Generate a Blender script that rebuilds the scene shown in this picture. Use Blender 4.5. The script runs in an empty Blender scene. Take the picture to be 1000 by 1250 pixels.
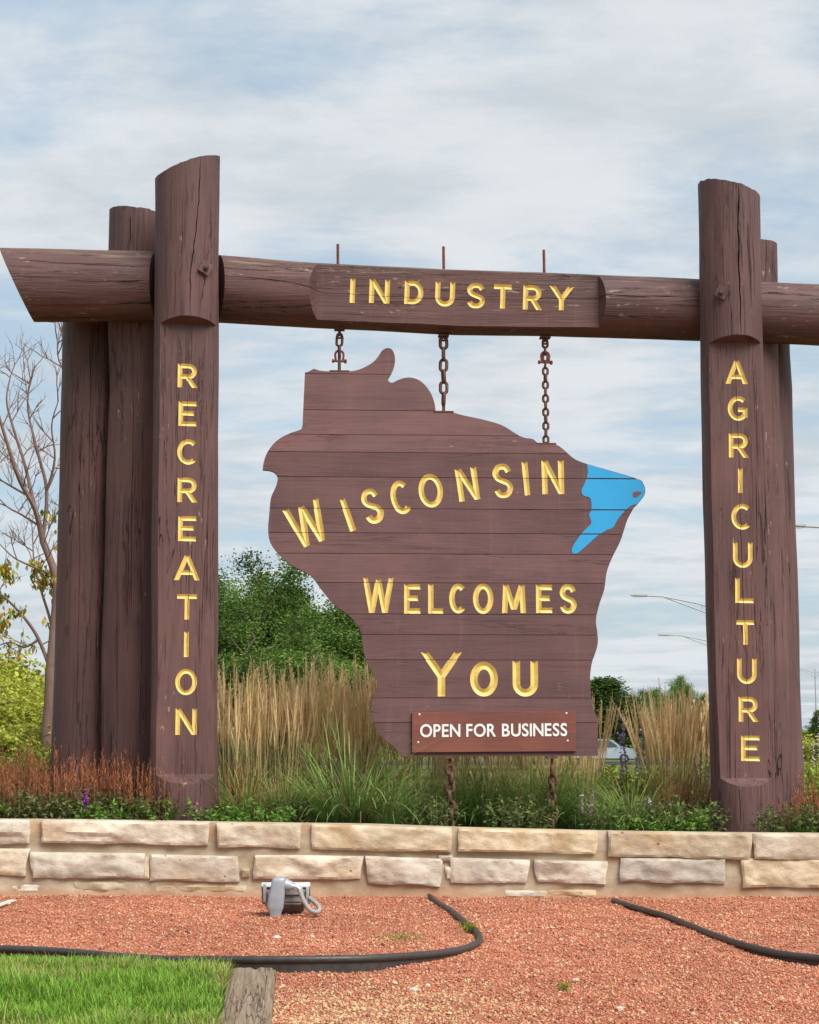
import bpy, bmesh, math, random
import numpy as np
from mathutils import Vector, Matrix, noise

# ------------------------------------------------------------------ camera, sky, sun, exposure
scene = bpy.context.scene
COL = scene.collection
R = math.radians
F = 2200.0                       # focal length in photo pixels (photo is 1000 x 1250)
PITCH = math.atan(265.0 / F)
CAM = Vector((0, 0, 1.2))

cam_d = bpy.data.cameras.new('camera')
cam_d.sensor_fit = 'HORIZONTAL'
cam_d.sensor_width = 36.0
cam_d.lens = F / 1000.0 * 36.0
cam_d.clip_start = 0.1
cam_d.clip_end = 6000
cam_o = bpy.data.objects.new('camera', cam_d)
COL.objects.link(cam_o)
cam_o.location = CAM
cam_o.rotation_euler = (math.pi / 2 + PITCH, 0, 0)
scene.camera = cam_o

SUN_EL, SUN_AZ = R(48), R(140)      # azimuth from +Y towards +X
world = bpy.data.worlds.new('World')
scene.world = world
world.use_nodes = True
wt = world.node_tree
wt.nodes.clear()


def wn(t, **kw):
    n = wt.nodes.new(t)
    for k, v in kw.items():
        setattr(n, k, v)
    return n


sky = wn('ShaderNodeTexSky', sky_type='NISHITA', sun_disc=False, sun_elevation=SUN_EL, sun_rotation=SUN_AZ,
         air_density=1.0, dust_density=1.5, ozone_density=1.5)
bg = wn('ShaderNodeBackground')
bg.inputs['Strength'].default_value = 0.1
wo = wn('ShaderNodeOutputWorld')
tc = wn('ShaderNodeTexCoord')
sep = wn('ShaderNodeSeparateXYZ')
wt.links.new(tc.outputs['Generated'], sep.inputs[0])


def wmath(op, a, b=None, c=None, clamp=False):
    n = wn('ShaderNodeMath', operation=op, use_clamp=clamp)
    for i, v in enumerate((a, b, c)):
        if v is None:
            continue
        if isinstance(v, (int, float)):
            n.inputs[i].default_value = v
        else:
            wt.links.new(v, n.inputs[i])
    return n.outputs[0]


zc = wmath('MAXIMUM', sep.outputs['Z'], 0.0)
den = wmath('ADD', zc, 0.10)
cx = wmath('DIVIDE', sep.outputs['X'], den)
cy = wmath('DIVIDE', sep.outputs['Y'], den)
cmb = wn('ShaderNodeCombineXYZ')
wt.links.new(cx, cmb.inputs[0])
wt.links.new(cy, cmb.inputs[1])


def wnoise(scale, detail, rough, off, dist=0.0):
    mp = wn('ShaderNodeMapping')
    mp.inputs['Location'].default_value = off
    mp.inputs['Scale'].default_value = scale
    wt.links.new(cmb.outputs[0], mp.inputs[0])
    n = wn('ShaderNodeTexNoise')
    n.inputs['Scale'].default_value = 1.0
    n.inputs['Detail'].default_value = detail
    n.inputs['Roughness'].default_value = rough
    n.inputs['Distortion'].default_value = dist
    wt.links.new(mp.outputs[0], n.inputs['Vector'])
    return n.outputs[0]


def wmap(v, a, b, c, d):
    n = wn('ShaderNodeMapRange', interpolation_type='SMOOTHSTEP')
    n.inputs[1].default_value = a
    n.inputs[2].default_value = b
    n.inputs[3].default_value = c
    n.inputs[4].default_value = d
    wt.links.new(v, n.inputs[0])
    return n.outputs[0]


n1 = wnoise((1.35, 1.5, 1), 7, 0.60, (5.3, 1.9, 0), 0.2)
n2 = wnoise((3.2, 4.2, 1), 6, 0.62, (7.1, 2.3, 4), 0.2)
n3 = wnoise((1.0, 0.7, 1), 3, 0.5, (11.4, 6.2, 9))
cov = wmath('ADD', wmath('MULTIPLY', n1, 0.75), wmath('MULTIPLY', n2, 0.25))
cov = wmap(cov, 0.38, 0.57, 0.34, 1.0)
shade = wmap(wmath('ADD', wmath('MULTIPLY', n2, 0.5), wmath('MULTIPLY', n3, 0.5)), 0.40, 0.60, 0.0, 1.0)
cc = wn('ShaderNodeMix', data_type='RGBA')
cc.inputs[6].default_value = (4.25, 4.66, 5.0, 1)
cc.inputs[7].default_value = (5.4, 5.66, 5.88, 1)
wt.links.new(shade, cc.inputs[0])
sk = wn('ShaderNodeMix', data_type='RGBA', blend_type='MIX')
sk.inputs[0].default_value = 0.55
wt.links.new(sky.outputs[0], sk.inputs[6])
sk.inputs[7].default_value = (3.1, 4.6, 5.7, 1)
mx = wn('ShaderNodeMix', data_type='RGBA')
wt.links.new(cov, mx.inputs[0])
wt.links.new(sk.outputs[2], mx.inputs[6])
wt.links.new(cc.outputs[2], mx.inputs[7])
wt.links.new(mx.outputs[2], bg.inputs['Color'])
wt.links.new(bg.outputs[0], wo.inputs[0])

sun_d = bpy.data.lights.new('sun', 'SUN')
sun_d.energy = 3.4
sun_d.angle = R(40)
sun_d.color = (1.0, 0.95, 0.87)
sun_o = bpy.data.objects.new('sun', sun_d)
COL.objects.link(sun_o)
sdir = Vector((math.sin(SUN_AZ) * math.cos(SUN_EL), math.cos(SUN_AZ) * math.cos(SUN_EL), math.sin(SUN_EL)))
sun_o.rotation_euler = sdir.to_track_quat('Z', 'Y').to_euler()
sun_o.location = (6, -6, 10)

vs = scene.view_settings
vs.view_transform = 'Standard'
vs.look = 'None'
vs.gamma = 1.0
vs.use_curve_mapping = False
vs.exposure = 0.5
scene.cycles.use_denoising = True
scene.cycles.max_bounces = 5
scene.cycles.diffuse_bounces = 4
world.cycles.sampling_method = 'MANUAL'
world.cycles.sample_map_resolution = 512
scene.cycles.transparent_max_bounces = 8

rnd = random.Random(7)
rng = np.random.default_rng(11)

# ------------------------------------------------------------------ pixel helpers (photo pixel -> point in the place)
CP, SP = math.cos(PITCH), math.sin(PITCH)


def ray(px, py):
    a, b = (px - 500.0) / F, (625.0 - py) / F
    return Vector((a, CP - SP * b, SP + CP * b))


def at(px, py, Y, k=0.0):
    d = ray(px, py)
    return CAM + d * (Y / (d.y - k * d.x))


def on_ground(px, py, z=0.0):
    d = ray(px, py)
    return CAM + d * ((z - CAM.z) / d.z)


def to_local(M, px, py, yl=0.0):
    """where the sight line through a pixel meets the plane y = yl of a frame M; returns (x, z)"""
    Mi = M.inverted()
    o = Mi @ CAM
    d = Mi.to_3x3() @ ray(px, py)
    p = o + d * ((yl - o.y) / d.y)
    return p.x, p.z


# ------------------------------------------------------------------ object helpers
def tag(o, label=None, cat=None, group=None, kind=None):
    if label:
        o['label'] = label
    if cat:
        o['category'] = cat
    if group:
        o['group'] = group
    if kind:
        o['kind'] = kind
    return o


def empty(name, loc=(0, 0, 0), rz=0.0, label=None, cat=None, group=None):
    o = bpy.data.objects.new(name, None)
    o.empty_display_size = 0.1
    o.location = loc
    o.rotation_euler = (0, 0, rz)
    COL.objects.link(o)
    return tag(o, label, cat, group)


def link(name, me, mat=None, parent=None, loc=None, rot=None):
    o = bpy.data.objects.new(name, me)
    COL.objects.link(o)
    if mat is not None and not me.materials:
        me.materials.append(mat)
    if parent is not None:
        o.parent = parent
    if loc is not None:
        o.location = loc
    if rot is not None:
        o.rotation_euler = rot
    return o


def bm_mesh(bm, name, smooth=None, recalc=True):
    if recalc:
        bmesh.ops.recalc_face_normals(bm, faces=bm.faces)
    me = bpy.data.meshes.new(name)
    bm.to_mesh(me)
    bm.free()
    if smooth is not None:
        me.shade_smooth()
        me.set_sharp_from_angle(angle=R(smooth))
    return me


def add_box(bm, c, s, rot=None):
    r = bmesh.ops.create_cube(bm, size=1.0)
    M = Matrix.Translation(c) @ (rot.to_4x4() if rot is not None else Matrix()) @ Matrix.Diagonal((*s, 1))
    bmesh.ops.transform(bm, matrix=M, verts=r['verts'])
    return r['verts']


def add_tube(bm, pts, rad, n=8, cap=True):
    """a tube through pts; rad is a number or one per point"""
    pts = [Vector(p) for p in pts]
    if isinstance(rad, (int, float)):
        rad = [rad] * len(pts)
    rings = []
    prev = None
    for i, p in enumerate(pts):
        t = (pts[min(i + 1, len(pts) - 1)] - pts[max(i - 1, 0)])
        if t.length < 1e-9:
            t = Vector((0, 0, 1))
        t.normalize()
        if prev is None:
            a = t.orthogonal().normalized()
        else:
            a = (prev - t * prev.dot(t))
            a = a.normalized() if a.length > 1e-6 else t.orthogonal().normalized()
        prev = a
        b = t.cross(a)
        rings.append([bm.verts.new(p + (a * math.cos(q) + b * math.sin(q)) * rad[i])
                      for q in [2 * math.pi * j / n for j in range(n)]])
    for i in range(len(rings) - 1):
        for j in range(n):
            bm.faces.new((rings[i][j], rings[i][(j + 1) % n], rings[i + 1][(j + 1) % n], rings[i + 1][j]))
    if cap:
        bm.faces.new(list(reversed(rings[0])))
        bm.faces.new(rings[-1])


def np_mesh(name, V, faces, col=None, smooth=False):
    """V (n,3); faces: list of (m,k) int arrays; col (n,3) vertex colours"""
    me = bpy.data.meshes.new(name)
    V = np.asarray(V, np.float32)
    me.vertices.add(len(V))
    me.vertices.foreach_set('co', V.ravel())
    li = np.concatenate([f.ravel() for f in faces]).astype(np.int32)
    cnt = np.concatenate([np.full(len(f), f.shape[1], np.int32) for f in faces])
    st = np.concatenate([[0], np.cumsum(cnt)[:-1]]).astype(np.int32)
    me.loops.add(len(li))
    me.loops.foreach_set('vertex_index', li)
    me.polygons.add(len(cnt))
    me.polygons.foreach_set('loop_start', st)
    me.polygons.foreach_set('loop_total', cnt)
    if smooth:
        me.polygons.foreach_set('use_smooth', np.ones(len(cnt), bool))
    if col is not None:
        ca = me.color_attributes.new('col', 'FLOAT_COLOR', 'POINT')
        c4 = np.ones((len(V), 4), np.float32)
        c4[:, :3] = col
        ca.data.foreach_set('color', c4.ravel())
    me.update(calc_edges=True)
    return me


# ------------------------------------------------------------------ materials
class NT:
    def __init__(self, name):
        self.m = bpy.data.materials.new(name)
        self.m.use_nodes = True
        self.t = self.m.node_tree
        self.b = self.t.nodes['Principled BSDF']
        self.out = self.t.nodes['Material Output']
        self.tc = None

    def n(self, ty, **kw):
        x = self.t.nodes.new(ty)
        for k, v in kw.items():
            setattr(x, k, v)
        return x

    def l(self, a, b):
        self.t.links.new(a, b)

    def setv(self, sock, v):
        if isinstance(v, (int, float)):
            sock.default_value = v
        elif isinstance(v, (tuple, list)):
            sock.default_value = (*v, 1) if len(v) == 3 and sock.type == 'RGBA' else v
        else:
            self.l(v, sock)

    def coord(self, kind='Object'):
        if self.tc is None:
            self.tc = self.n('ShaderNodeTexCoord')
        return self.tc.outputs[kind]

    def mapped(self, scale, loc=(0, 0, 0), rot=(0, 0, 0), src=None):
        mp = self.n('ShaderNodeMapping')
        mp.inputs['Scale'].default_value = scale
        mp.inputs['Location'].default_value = loc
        mp.inputs['Rotation'].default_value = rot
        self.l(src if src is not None else self.coord(), mp.inputs[0])
        return mp.outputs[0]

    def noise(self, vec, scale=1.0, detail=4, rough=0.55, dist=0.0):
        x = self.n('ShaderNodeTexNoise')
        x.inputs['Scale'].default_value = scale
        x.inputs['Detail'].default_value = detail
        x.inputs['Roughness'].default_value = rough
        x.inputs['Distortion'].default_value = dist
        self.l(vec, x.inputs['Vector'])
        return x.outputs[0]

    def math(self, op, a, b=None, clamp=False):
        x = self.n('ShaderNodeMath', operation=op, use_clamp=clamp)
        self.setv(x.inputs[0], a)
        if b is not None:
            self.setv(x.inputs[1], b)
        return x.outputs[0]

    def ramp(self, v, a, b, c=0.0, d=1.0):
        x = self.n('ShaderNodeMapRange', interpolation_type='SMOOTHSTEP')
        for i, q in enumerate((a, b, c, d)):
            x.inputs[i + 1].default_value = q
        self.l(v, x.inputs[0])
        return x.outputs[0]

    def mix(self, f, a, b, mode='MIX'):
        x = self.n('ShaderNodeMix', data_type='RGBA', blend_type=mode)
        self.setv(x.inputs[0], f)
        self.setv(x.inputs[6], a)
        self.setv(x.inputs[7], b)
        return x.outputs[2]

    def bump(self, h, strength=0.5, dist=0.01, prev=None):
        x = self.n('ShaderNodeBump')
        x.inputs['Strength'].default_value = strength
        x.inputs['Distance'].default_value = dist
        self.l(h, x.inputs['Height'])
        if prev is not None:
            self.l(prev, x.inputs['Normal'])
        return x.outputs[0]

    def fin(self, col, rough=0.7, normal=None, spec=0.3, metal=0.0):
        self.setv(self.b.inputs['Base Color'], col)
        self.setv(self.b.inputs['Roughness'], rough)
        self.b.inputs['Specular IOR Level'].default_value = spec
        self.b.inputs['Metallic'].default_value = metal
        if normal is not None:
            self.l(normal, self.b.inputs['Normal'])
        return self.m


def painted_wood(name, axis, base, crack=1.0, wear=0.5, grain=1.0, topwear=0.0, soft=1.0):
    """weathered brown painted timber; axis = grain direction in object space"""
    t = NT(name)

    def S(across, along):
        return (along, across, across) if axis == 'X' else (across, across, along)
    info = t.n('ShaderNodeObjectInfo')
    add = t.n('ShaderNodeVectorMath', operation='ADD')
    t.l(t.coord(), add.inputs[0])
    mulr = t.n('ShaderNodeVectorMath', operation='SCALE')
    t.l(info.outputs['Random'], mulr.inputs[3])
    mulr.inputs[0].default_value = (17.0, 9.0, 13.0)
    t.l(mulr.outputs[0], add.inputs[1])
    src = add.outputs[0]
    big = t.noise(t.mapped((1.3, 1.3, 1.3), src=src), 1.0, 4, 0.6)
    streak = t.noise(t.mapped(S(9, 0.7), src=src), 1.0, 5, 0.6, 0.4)
    fine = t.noise(t.mapped(S(90, 3.0), src=src), 1.0, 3, 0.6, 0.2)
    # long drying cracks: thin ridges of a stretched noise, present in patches
    c1 = t.noise(t.mapped(S(7.5, 0.33), loc=(3, 5, 1), src=src), 1.0, 5, 0.6, 0.6)
    d1 = t.math('ABSOLUTE', t.math('SUBTRACT', c1, 0.5))
    line = t.ramp(d1, 0.002, 0.0085, 1.0, 0.0)
    patch = t.ramp(t.noise(t.mapped(S(5, 0.8), loc=(8, 2, 4), src=src), 1.0, 2), 0.48, 0.60)
    line = t.math('MULTIPLY', line, patch)
    line = t.math('MULTIPLY', line, crack)
    c2 = t.noise(t.mapped(S(19, 0.55), loc=(13, 2, 6), src=src), 1.0, 5, 0.65, 0.5)
    line2 = t.ramp(t.math('ABSOLUTE', t.math('SUBTRACT', c2, 0.5)), 0.002, 0.016, 1.0, 0.0)
    patch2 = t.ramp(t.noise(t.mapped(S(7, 1.1), loc=(1, 9, 4), src=src), 1.0, 3), 0.46, 0.6)
    line2 = t.math('MULTIPLY', t.math('MULTIPLY', line2, patch2), 0.33 * crack)
    line = t.math('MAXIMUM', line, line2)
    kv = t.n('ShaderNodeTexVoronoi')
    kv.inputs['Scale'].default_value = 1.0
    t.l(t.mapped(S(4.2, 1.5), loc=(0.3, 0.8, 0.2), src=src), kv.inputs['Vector'])
    knot = t.math('MULTIPLY', t.ramp(kv.outputs['Distance'], 0.05, 0.13, 1.0, 0.0), min(1.0, crack))
    # flecks where paint has gone
    fl = t.noise(t.mapped(S(26, 7), loc=(1, 7, 2), src=src), 1.0, 6, 0.72, 0.3)
    flp = t.noise(t.mapped((2.4, 2.4, 2.4), loc=(5, 5, 5), src=src), 1.0, 3)
    fleck = t.ramp(t.math('ADD', t.math('MULTIPLY', fl, 0.7), t.math('MULTIPLY', flp, 0.3)), 0.635 - 0.05 * wear, 0.66 - 0.05 * wear)
    b = Vector(base)
    col = t.mix(t.ramp(big, 0.3, 0.7), tuple(b * 0.8), tuple(Vector((b.x * 1.2, b.y * 1.16, b.z * 1.12))))
    col = t.mix(t.ramp(streak, 0.35, 0.7, 0.0, 0.65 * soft), col, tuple(Vector((b.x * 0.66, b.y * 0.63, b.z * 0.7))))
    col = t.mix(t.ramp(fine, 0.45, 0.75, 0, 0.35), col, tuple(Vector((b.x * 1.4, b.y * 1.4, b.z * 1.4))))
    raw = (0.33, 0.25, 0.19)
    col = t.mix(t.math('MULTIPLY', fleck, 0.75), col, raw)
    if topwear > 0:
        sx = t.n('ShaderNodeSeparateXYZ')
        t.l(t.coord(), sx.inputs[0])
        tw = t.noise(t.mapped(S(22, 2.0), loc=(2, 2, 8), src=src), 1.0, 6, 0.7)
        # height above the beam's own axis, which falls a little to the right
        rel = t.math('SUBTRACT', t.math('ADD', sx.outputs['Z'], t.math('MULTIPLY', sx.outputs['X'], 0.036)), 4.70)
        hi = t.math('ADD', t.math('MULTIPLY', rel, 1.1), tw)
        tf = t.ramp(hi, 0.66, 0.86, 0, topwear)
        col = t.mix(tf, col, (0.23, 0.17, 0.11))
    vals = t.n('ShaderNodeHueSaturation')
    t.l(t.ramp(info.outputs['Random'], 0.0, 1.0, 0.86, 1.13), vals.inputs['Value'])
    t.l(col, vals.inputs['Color'])
    run = t.noise(t.mapped((16, 16, 0.9), loc=(6, 1, 3)), 1.0, 5, 0.65, 0.3)
    col = t.mix(t.ramp(run, 0.55, 0.72, 0, 0.28), vals.outputs[0], tuple(Vector((b.x * 1.5, b.y * 1.55, b.z * 1.5))))
    col = t.mix(t.math('MULTIPLY', line, 0.9), col, (0.012, 0.008, 0.007))
    col = t.mix(t.math('MULTIPLY', knot, 0.55), col, (0.03, 0.018, 0.016))
    h = t.math('ADD', t.math('MULTIPLY', streak, 0.55), t.math('MULTIPLY', fine, 0.35 * grain))
    h = t.math('SUBTRACT', h, t.math('MULTIPLY', line, 1.2))
    nrm = t.bump(h, 0.8, 0.016 if crack > 0.5 else 0.008)
    return t.fin(col, t.ramp(big, 0.3, 0.7, 0.55, 0.75), nrm, 0.3)


BROWN = (0.118, 0.064, 0.061)
M_LOG = painted_wood('log_paint', 'Z', BROWN, 1.0, 0.25)
M_BEAM = painted_wood('beam_paint', 'X', BROWN, 1.1, 0.9, topwear=0.8)
M_PLANK = painted_wood('plank_paint', 'X', (0.148, 0.081, 0.082), 0.30, -0.1, 0.6, soft=0.55)


def simple(name, col, rough=0.6, metal=0.0, spec=0.4, var=0.15, scale=8.0, bump=0.15, dark=None):
    t = NT(name)
    n = t.noise(t.mapped((scale, scale, scale)), 1.0, 6, 0.65)
    c = Vector(col)
    cc_ = t.mix(t.ramp(n, 0.3, 0.7), tuple(c * (1 - var)), tuple(c * (1 + var)))
    if dark is not None:
        n2_ = t.noise(t.mapped((scale * 2.7,) * 3, loc=(4, 1, 2)), 1.0, 6, 0.7)
        cc_ = t.mix(t.ramp(n2_, 0.5, 0.62), cc_, dark)
    nr = t.bump(n, bump, 0.01) if bump else None
    return t.fin(cc_, rough, nr, spec, metal)


M_GOLD = simple('gold_paint', (0.74, 0.54, 0.155), 0.5, 0, 0.5, 0.12, 14, 0.2)
M_BLUE = simple('blue_paint', (0.030, 0.33, 0.66), 0.6, 0, 0.3, 0.04, 6, 0.1)
M_RUST = simple('rusty_iron', (0.125, 0.068, 0.05), 0.75, 0.3, 0.4, 0.4, 40, 0.5, dark=(0.17, 0.055, 0.025))
M_REDRUST = simple('red_rusted_iron', (0.20, 0.05, 0.035), 0.7, 0.2, 0.4, 0.4, 40, 0.5, dark=(0.06, 0.03, 0.025))
M_PLATE = painted_wood('plate_paint', 'X', (0.185, 0.068, 0.052), 0.0, -0.6, 0.25)
M_WHITE = simple('white_vinyl', (0.8, 0.8, 0.78), 0.5, 0, 0.4, 0.03, 10, 0.0)
M_SCREW = simple('screw_steel', (0.6, 0.6, 0.58), 0.4, 0.7, 0.5, 0.1, 60, 0.0)
M_BACK = simple('seam_shade_dark', (0.05, 0.03, 0.028), 0.9, 0, 0.1, 0.2, 6, 0.1)  # dark colour put in as shade between the planks

# ------------------------------------------------------------------ stroke lettering (carved)
def smooth_pts(P, n=6):
    P = [Vector((p[0], p[1])) for p in P]
    out = []
    for i in range(len(P) - 1):
        p0, p1, p2, p3 = P[max(i - 1, 0)], P[i], P[i + 1], P[min(i + 2, len(P) - 1)]
        for j in range(n):
            t_ = j / n
            out.append(0.5 * ((2 * p1) + (p2 - p0) * t_ + (2 * p0 - 5 * p1 + 4 * p2 - p3) * t_ ** 2
                              + (3 * p1 - p0 - 3 * p2 + p3) * t_ ** 3))
    out.append(P[-1])
    return [tuple(p) for p in out]


def arc(cx_, cy_, rx, ry, a0, a1, n=20):
    return [(cx_ + rx * math.cos(R(a0 + (a1 - a0) * i / n)), cy_ + ry * math.sin(R(a0 + (a1 - a0) * i / n))) for i in range(n + 1)]


def glyph(ch, w, s):
    """strokes of a letter 1 high and w wide, stroke width s: list of (points, closed, (start, end) cut flat)"""
    a = s / 2
    N, H = (False, False), (True, True)
    V = lambda x: ([(x, 0), (x, 1)], False, N)
    if ch == 'I':
        return [([(w / 2, 0), (w / 2, 1)], False, N)]
    if ch == 'E':
        return [V(a), ([(a, 1 - a), (w, 1 - a)], False, N), ([(a, 0.52), (w * 0.86, 0.52)], False, N), ([(a, a), (w, a)], False, N)]
    if ch == 'L':
        return [V(a), ([(a, a), (w, a)], False, N)]
    if ch == 'T':
        return [([(w / 2, 0), (w / 2, 1 - a)], False, N), ([(0, 1 - a), (w, 1 - a)], False, N)]
    if ch == 'N':
        return [V(a), V(w - a), ([(a, 1), (w - a, 0)], False, H)]
    if ch == 'M':
        return [([(a * 1.1, 0), (a * 1.6, 1)], False, H), ([(w - a * 1.1, 0), (w - a * 1.6, 1)], False, H),
                ([(a * 1.6, 1), (w / 2, 0.12)], False, H), ([(w - a * 1.6, 1), (w / 2, 0.12)], False, H)]
    if ch == 'W':
        return [([(a, 1), (w * 0.29, 0)], False, H), ([(w * 0.29, 0), (w * 0.5, 0.95)], False, H),
                ([(w * 0.5, 0.95), (w * 0.71, 0)], False, H), ([(w * 0.71, 0), (w - a, 1)], False, H)]
    if ch == 'Y':
        return [([(a, 1), (w / 2, 0.45)], False, (True, False)), ([(w - a, 1), (w / 2, 0.45)], False, (True, False)),
                ([(w / 2, 0), (w / 2, 0.47)], False, N)]
    if ch == 'A':
        return [([(a, 0), (w / 2, 0.98)], False, H), ([(w - a, 0), (w / 2, 0.98)], False, H),
                ([(w * 0.24, 0.3), (w * 0.76, 0.3)], False, N)]
    if ch == 'O':
        return [(arc(w / 2, 0.5, w / 2 - a, 0.5 - a, 0, 360, 28)[:-1], True, N)]
    if ch == 'C':
        return [(arc(w * 0.56, 0.5, w * 0.56 - a, 0.5 - a, 48, 312, 22), False, N)]
    if ch == 'G':
        return [(arc(w * 0.54, 0.5, w * 0.54 - a, 0.5 - a, 48, 318, 22), False, N),
                ([(w * 0.52, 0.45), (w - a * 0.9, 0.45)], False, N), ([(w - a, 0.45 + a * 0.93), (w - a, 0.13)], False, N)]
    if ch == 'U':
        r = w / 2 - a
        return [([(a, 1)] + arc(w / 2, a + r, r, r, 180, 360, 14) + [(w - a, 1)], False, N)]
    if ch == 'D':
        ry = 0.5 - a
        return [V(a), ([(a, 1 - a)] + arc(w - a - ry * 0.85, 0.5, ry * 0.85, ry, 90, -90, 16) + [(a, a)], False, N)]
    if ch == 'R':
        r = (1 - a - 0.46) / 2
        return [V(a), ([(a, 1 - a)] + arc(w - a * 1.3 - r, 0.46 + r, r, r, 90, -90, 12) + [(a, 0.46)], False, N),
                ([(w * 0.48, 0.46), (w - a, 0)], False, (False, True))]
    if ch == 'S':
        P = [(0.95, 0.80), (0.80, 0.95), (0.52, 1.0), (0.20, 0.95), (0.02, 0.77), (0.16, 0.60), (0.50, 0.50),
             (0.86, 0.40), (0.99, 0.23), (0.80, 0.05), (0.48, 0.0), (0.18, 0.05), (0.03, 0.20)]
        return [(smooth_pts([(a + p[0] * (w - s), a + p[1] * (1 - s)) for p in P], 5), False, N)]
    raise ValueError(ch)


def stroke_cutter(pts, closed, flat, width, depth, y0, ext, rect=False):
    """closed solid along 2-D pts (x,z) whose V section is width wide at y = y0 and depth deep"""
    bm = bmesh.new()
    P = [Vector((p[0], p[1])) for p in pts]
    n = len(P)
    rings = []
    for i in range(n):
        if closed:
            t0, t1 = (P[i] - P[i - 1]).normalized(), (P[(i + 1) % n] - P[i]).normalized()
        else:
            t0 = (P[i] - P[i - 1]).normalized() if i > 0 else (P[1] - P[0]).normalized()
            t1 = (P[i + 1] - P[i]).normalized() if i < n - 1 else t0
        tt = (t0 + t1).normalized()
        nn = Vector((-tt.y, tt.x))
        sc = 1.0 / max(0.5, nn.dot(Vector((-t0.y, t0.x))))
        off = nn * sc
        if not closed and ((i == 0 and flat[0]) or (i == n - 1 and flat[1])):
            off = Vector((math.copysign(1.0 / max(0.3, abs(nn.x)), nn.x), 0))
        wi = width[i] if isinstance(width, (list, tuple)) else width
        if rect:
            o = off * (wi / 2)
            rings.append([bm.verts.new((P[i].x + o.x, y0 - ext, P[i].y + o.y)), bm.verts.new((P[i].x - o.x, y0 - ext, P[i].y - o.y)),
                          bm.verts.new((P[i].x - o.x * 0.25, y0 + depth, P[i].y - o.y * 0.25)),
                          bm.verts.new((P[i].x + o.x * 0.25, y0 + depth, P[i].y + o.y * 0.25))])
        else:
            o = off * (wi / 2) * (1 + ext / depth)
            rings.append([bm.verts.new((P[i].x + o.x, y0 - ext, P[i].y + o.y)), bm.verts.new((P[i].x - o.x, y0 - ext, P[i].y - o.y)),
                          bm.verts.new((P[i].x, y0 + depth, P[i].y))])
    k = len(rings[0])
    for i in range(n if closed else n - 1):
        A, B = rings[i], rings[(i + 1) % n]
        for j in range(k):
            bm.faces.new((A[j], A[(j + 1) % k], B[(j + 1) % k], B[j]))
    if not closed:
        bm.faces.new(list(reversed(rings[0])))
        bm.faces.new(rings[-1])
    bmesh.ops.triangulate(bm, faces=bm.faces)
    return bm_mesh(bm, 'cutter')


TMP = []


def tmp_obj(me, mat, M=None):
    o = bpy.data.objects.new('cutter', me)
    if not me.materials:
        me.materials.append(mat)
    COL.objects.link(o)
    if M is not None:
        o.matrix_world = M
    TMP.append(o)
    return o


def clear_tmp():
    for o in TMP:
        me = o.data
        bpy.data.objects.remove(o)
        bpy.data.meshes.remove(me)
    TMP.clear()


def carve(o, cutters, solver='MANIFOLD'):
    """subtract every cutter (placed in o's own frame) and return the finished mesh"""
    for c in cutters:
        c.matrix_world = o.matrix_world
        m = o.modifiers.new('cut', 'BOOLEAN')
        m.operation = 'DIFFERENCE'
        m.solver = solver
        m.object = c
        try:
            m.material_mode = 'TRANSFER'
        except Exception:
            pass
    bpy.context.view_layer.update()
    dg = bpy.context.evaluated_depsgraph_get()
    me = bpy.data.meshes.new_from_object(o.evaluated_get(dg))
    o.modifiers.clear()
    old = o.data
    o.data = me
    bpy.data.meshes.remove(old)
    return me


def split_gold(o, boxes, parent, parts):
    """move the gold faces of o into per-letter vertex lists; boxes = [(x0,x1,z0,z1,key)]"""
    me = o.data
    gi = [i for i, m in enumerate(me.materials) if m and m.name.startswith('gold')]
    if not gi:
        return
    bm = bmesh.new()
    bm.from_mesh(me)
    dead = []
    for f in bm.faces:
        if f.material_index in gi:
            c = f.calc_center_median()
            best = None
            for (x0, x1, z0, z1, key) in boxes:
                d = max(x0 - c.x, c.x - x1, z0 - c.z, c.z - z1, 0)
                if best is None or d < best[0]:
                    best = (d, key)
            parts.setdefault(best[1], []).append([v.co.copy() for v in f.verts])
            dead.append(f)
    bmesh.ops.delete(bm, geom=dead, context='FACES')
    bm.to_mesh(me)
    bm.free()
    while len(me.materials) > 1:
        me.materials.pop(index=len(me.materials) - 1)


def letters_from(parts, parent):
    for key, polys in parts.items():
        bm = bmesh.new()
        for p in polys:
            try:
                bm.faces.new([bm.verts.new(v) for v in p])
            except ValueError:
                pass
        bmesh.ops.remove_doubles(bm, verts=bm.verts, dist=1e-5)
        me = bm_mesh(bm, 'letter', recalc=False)
        link('letter', me, M_GOLD, parent)


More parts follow.
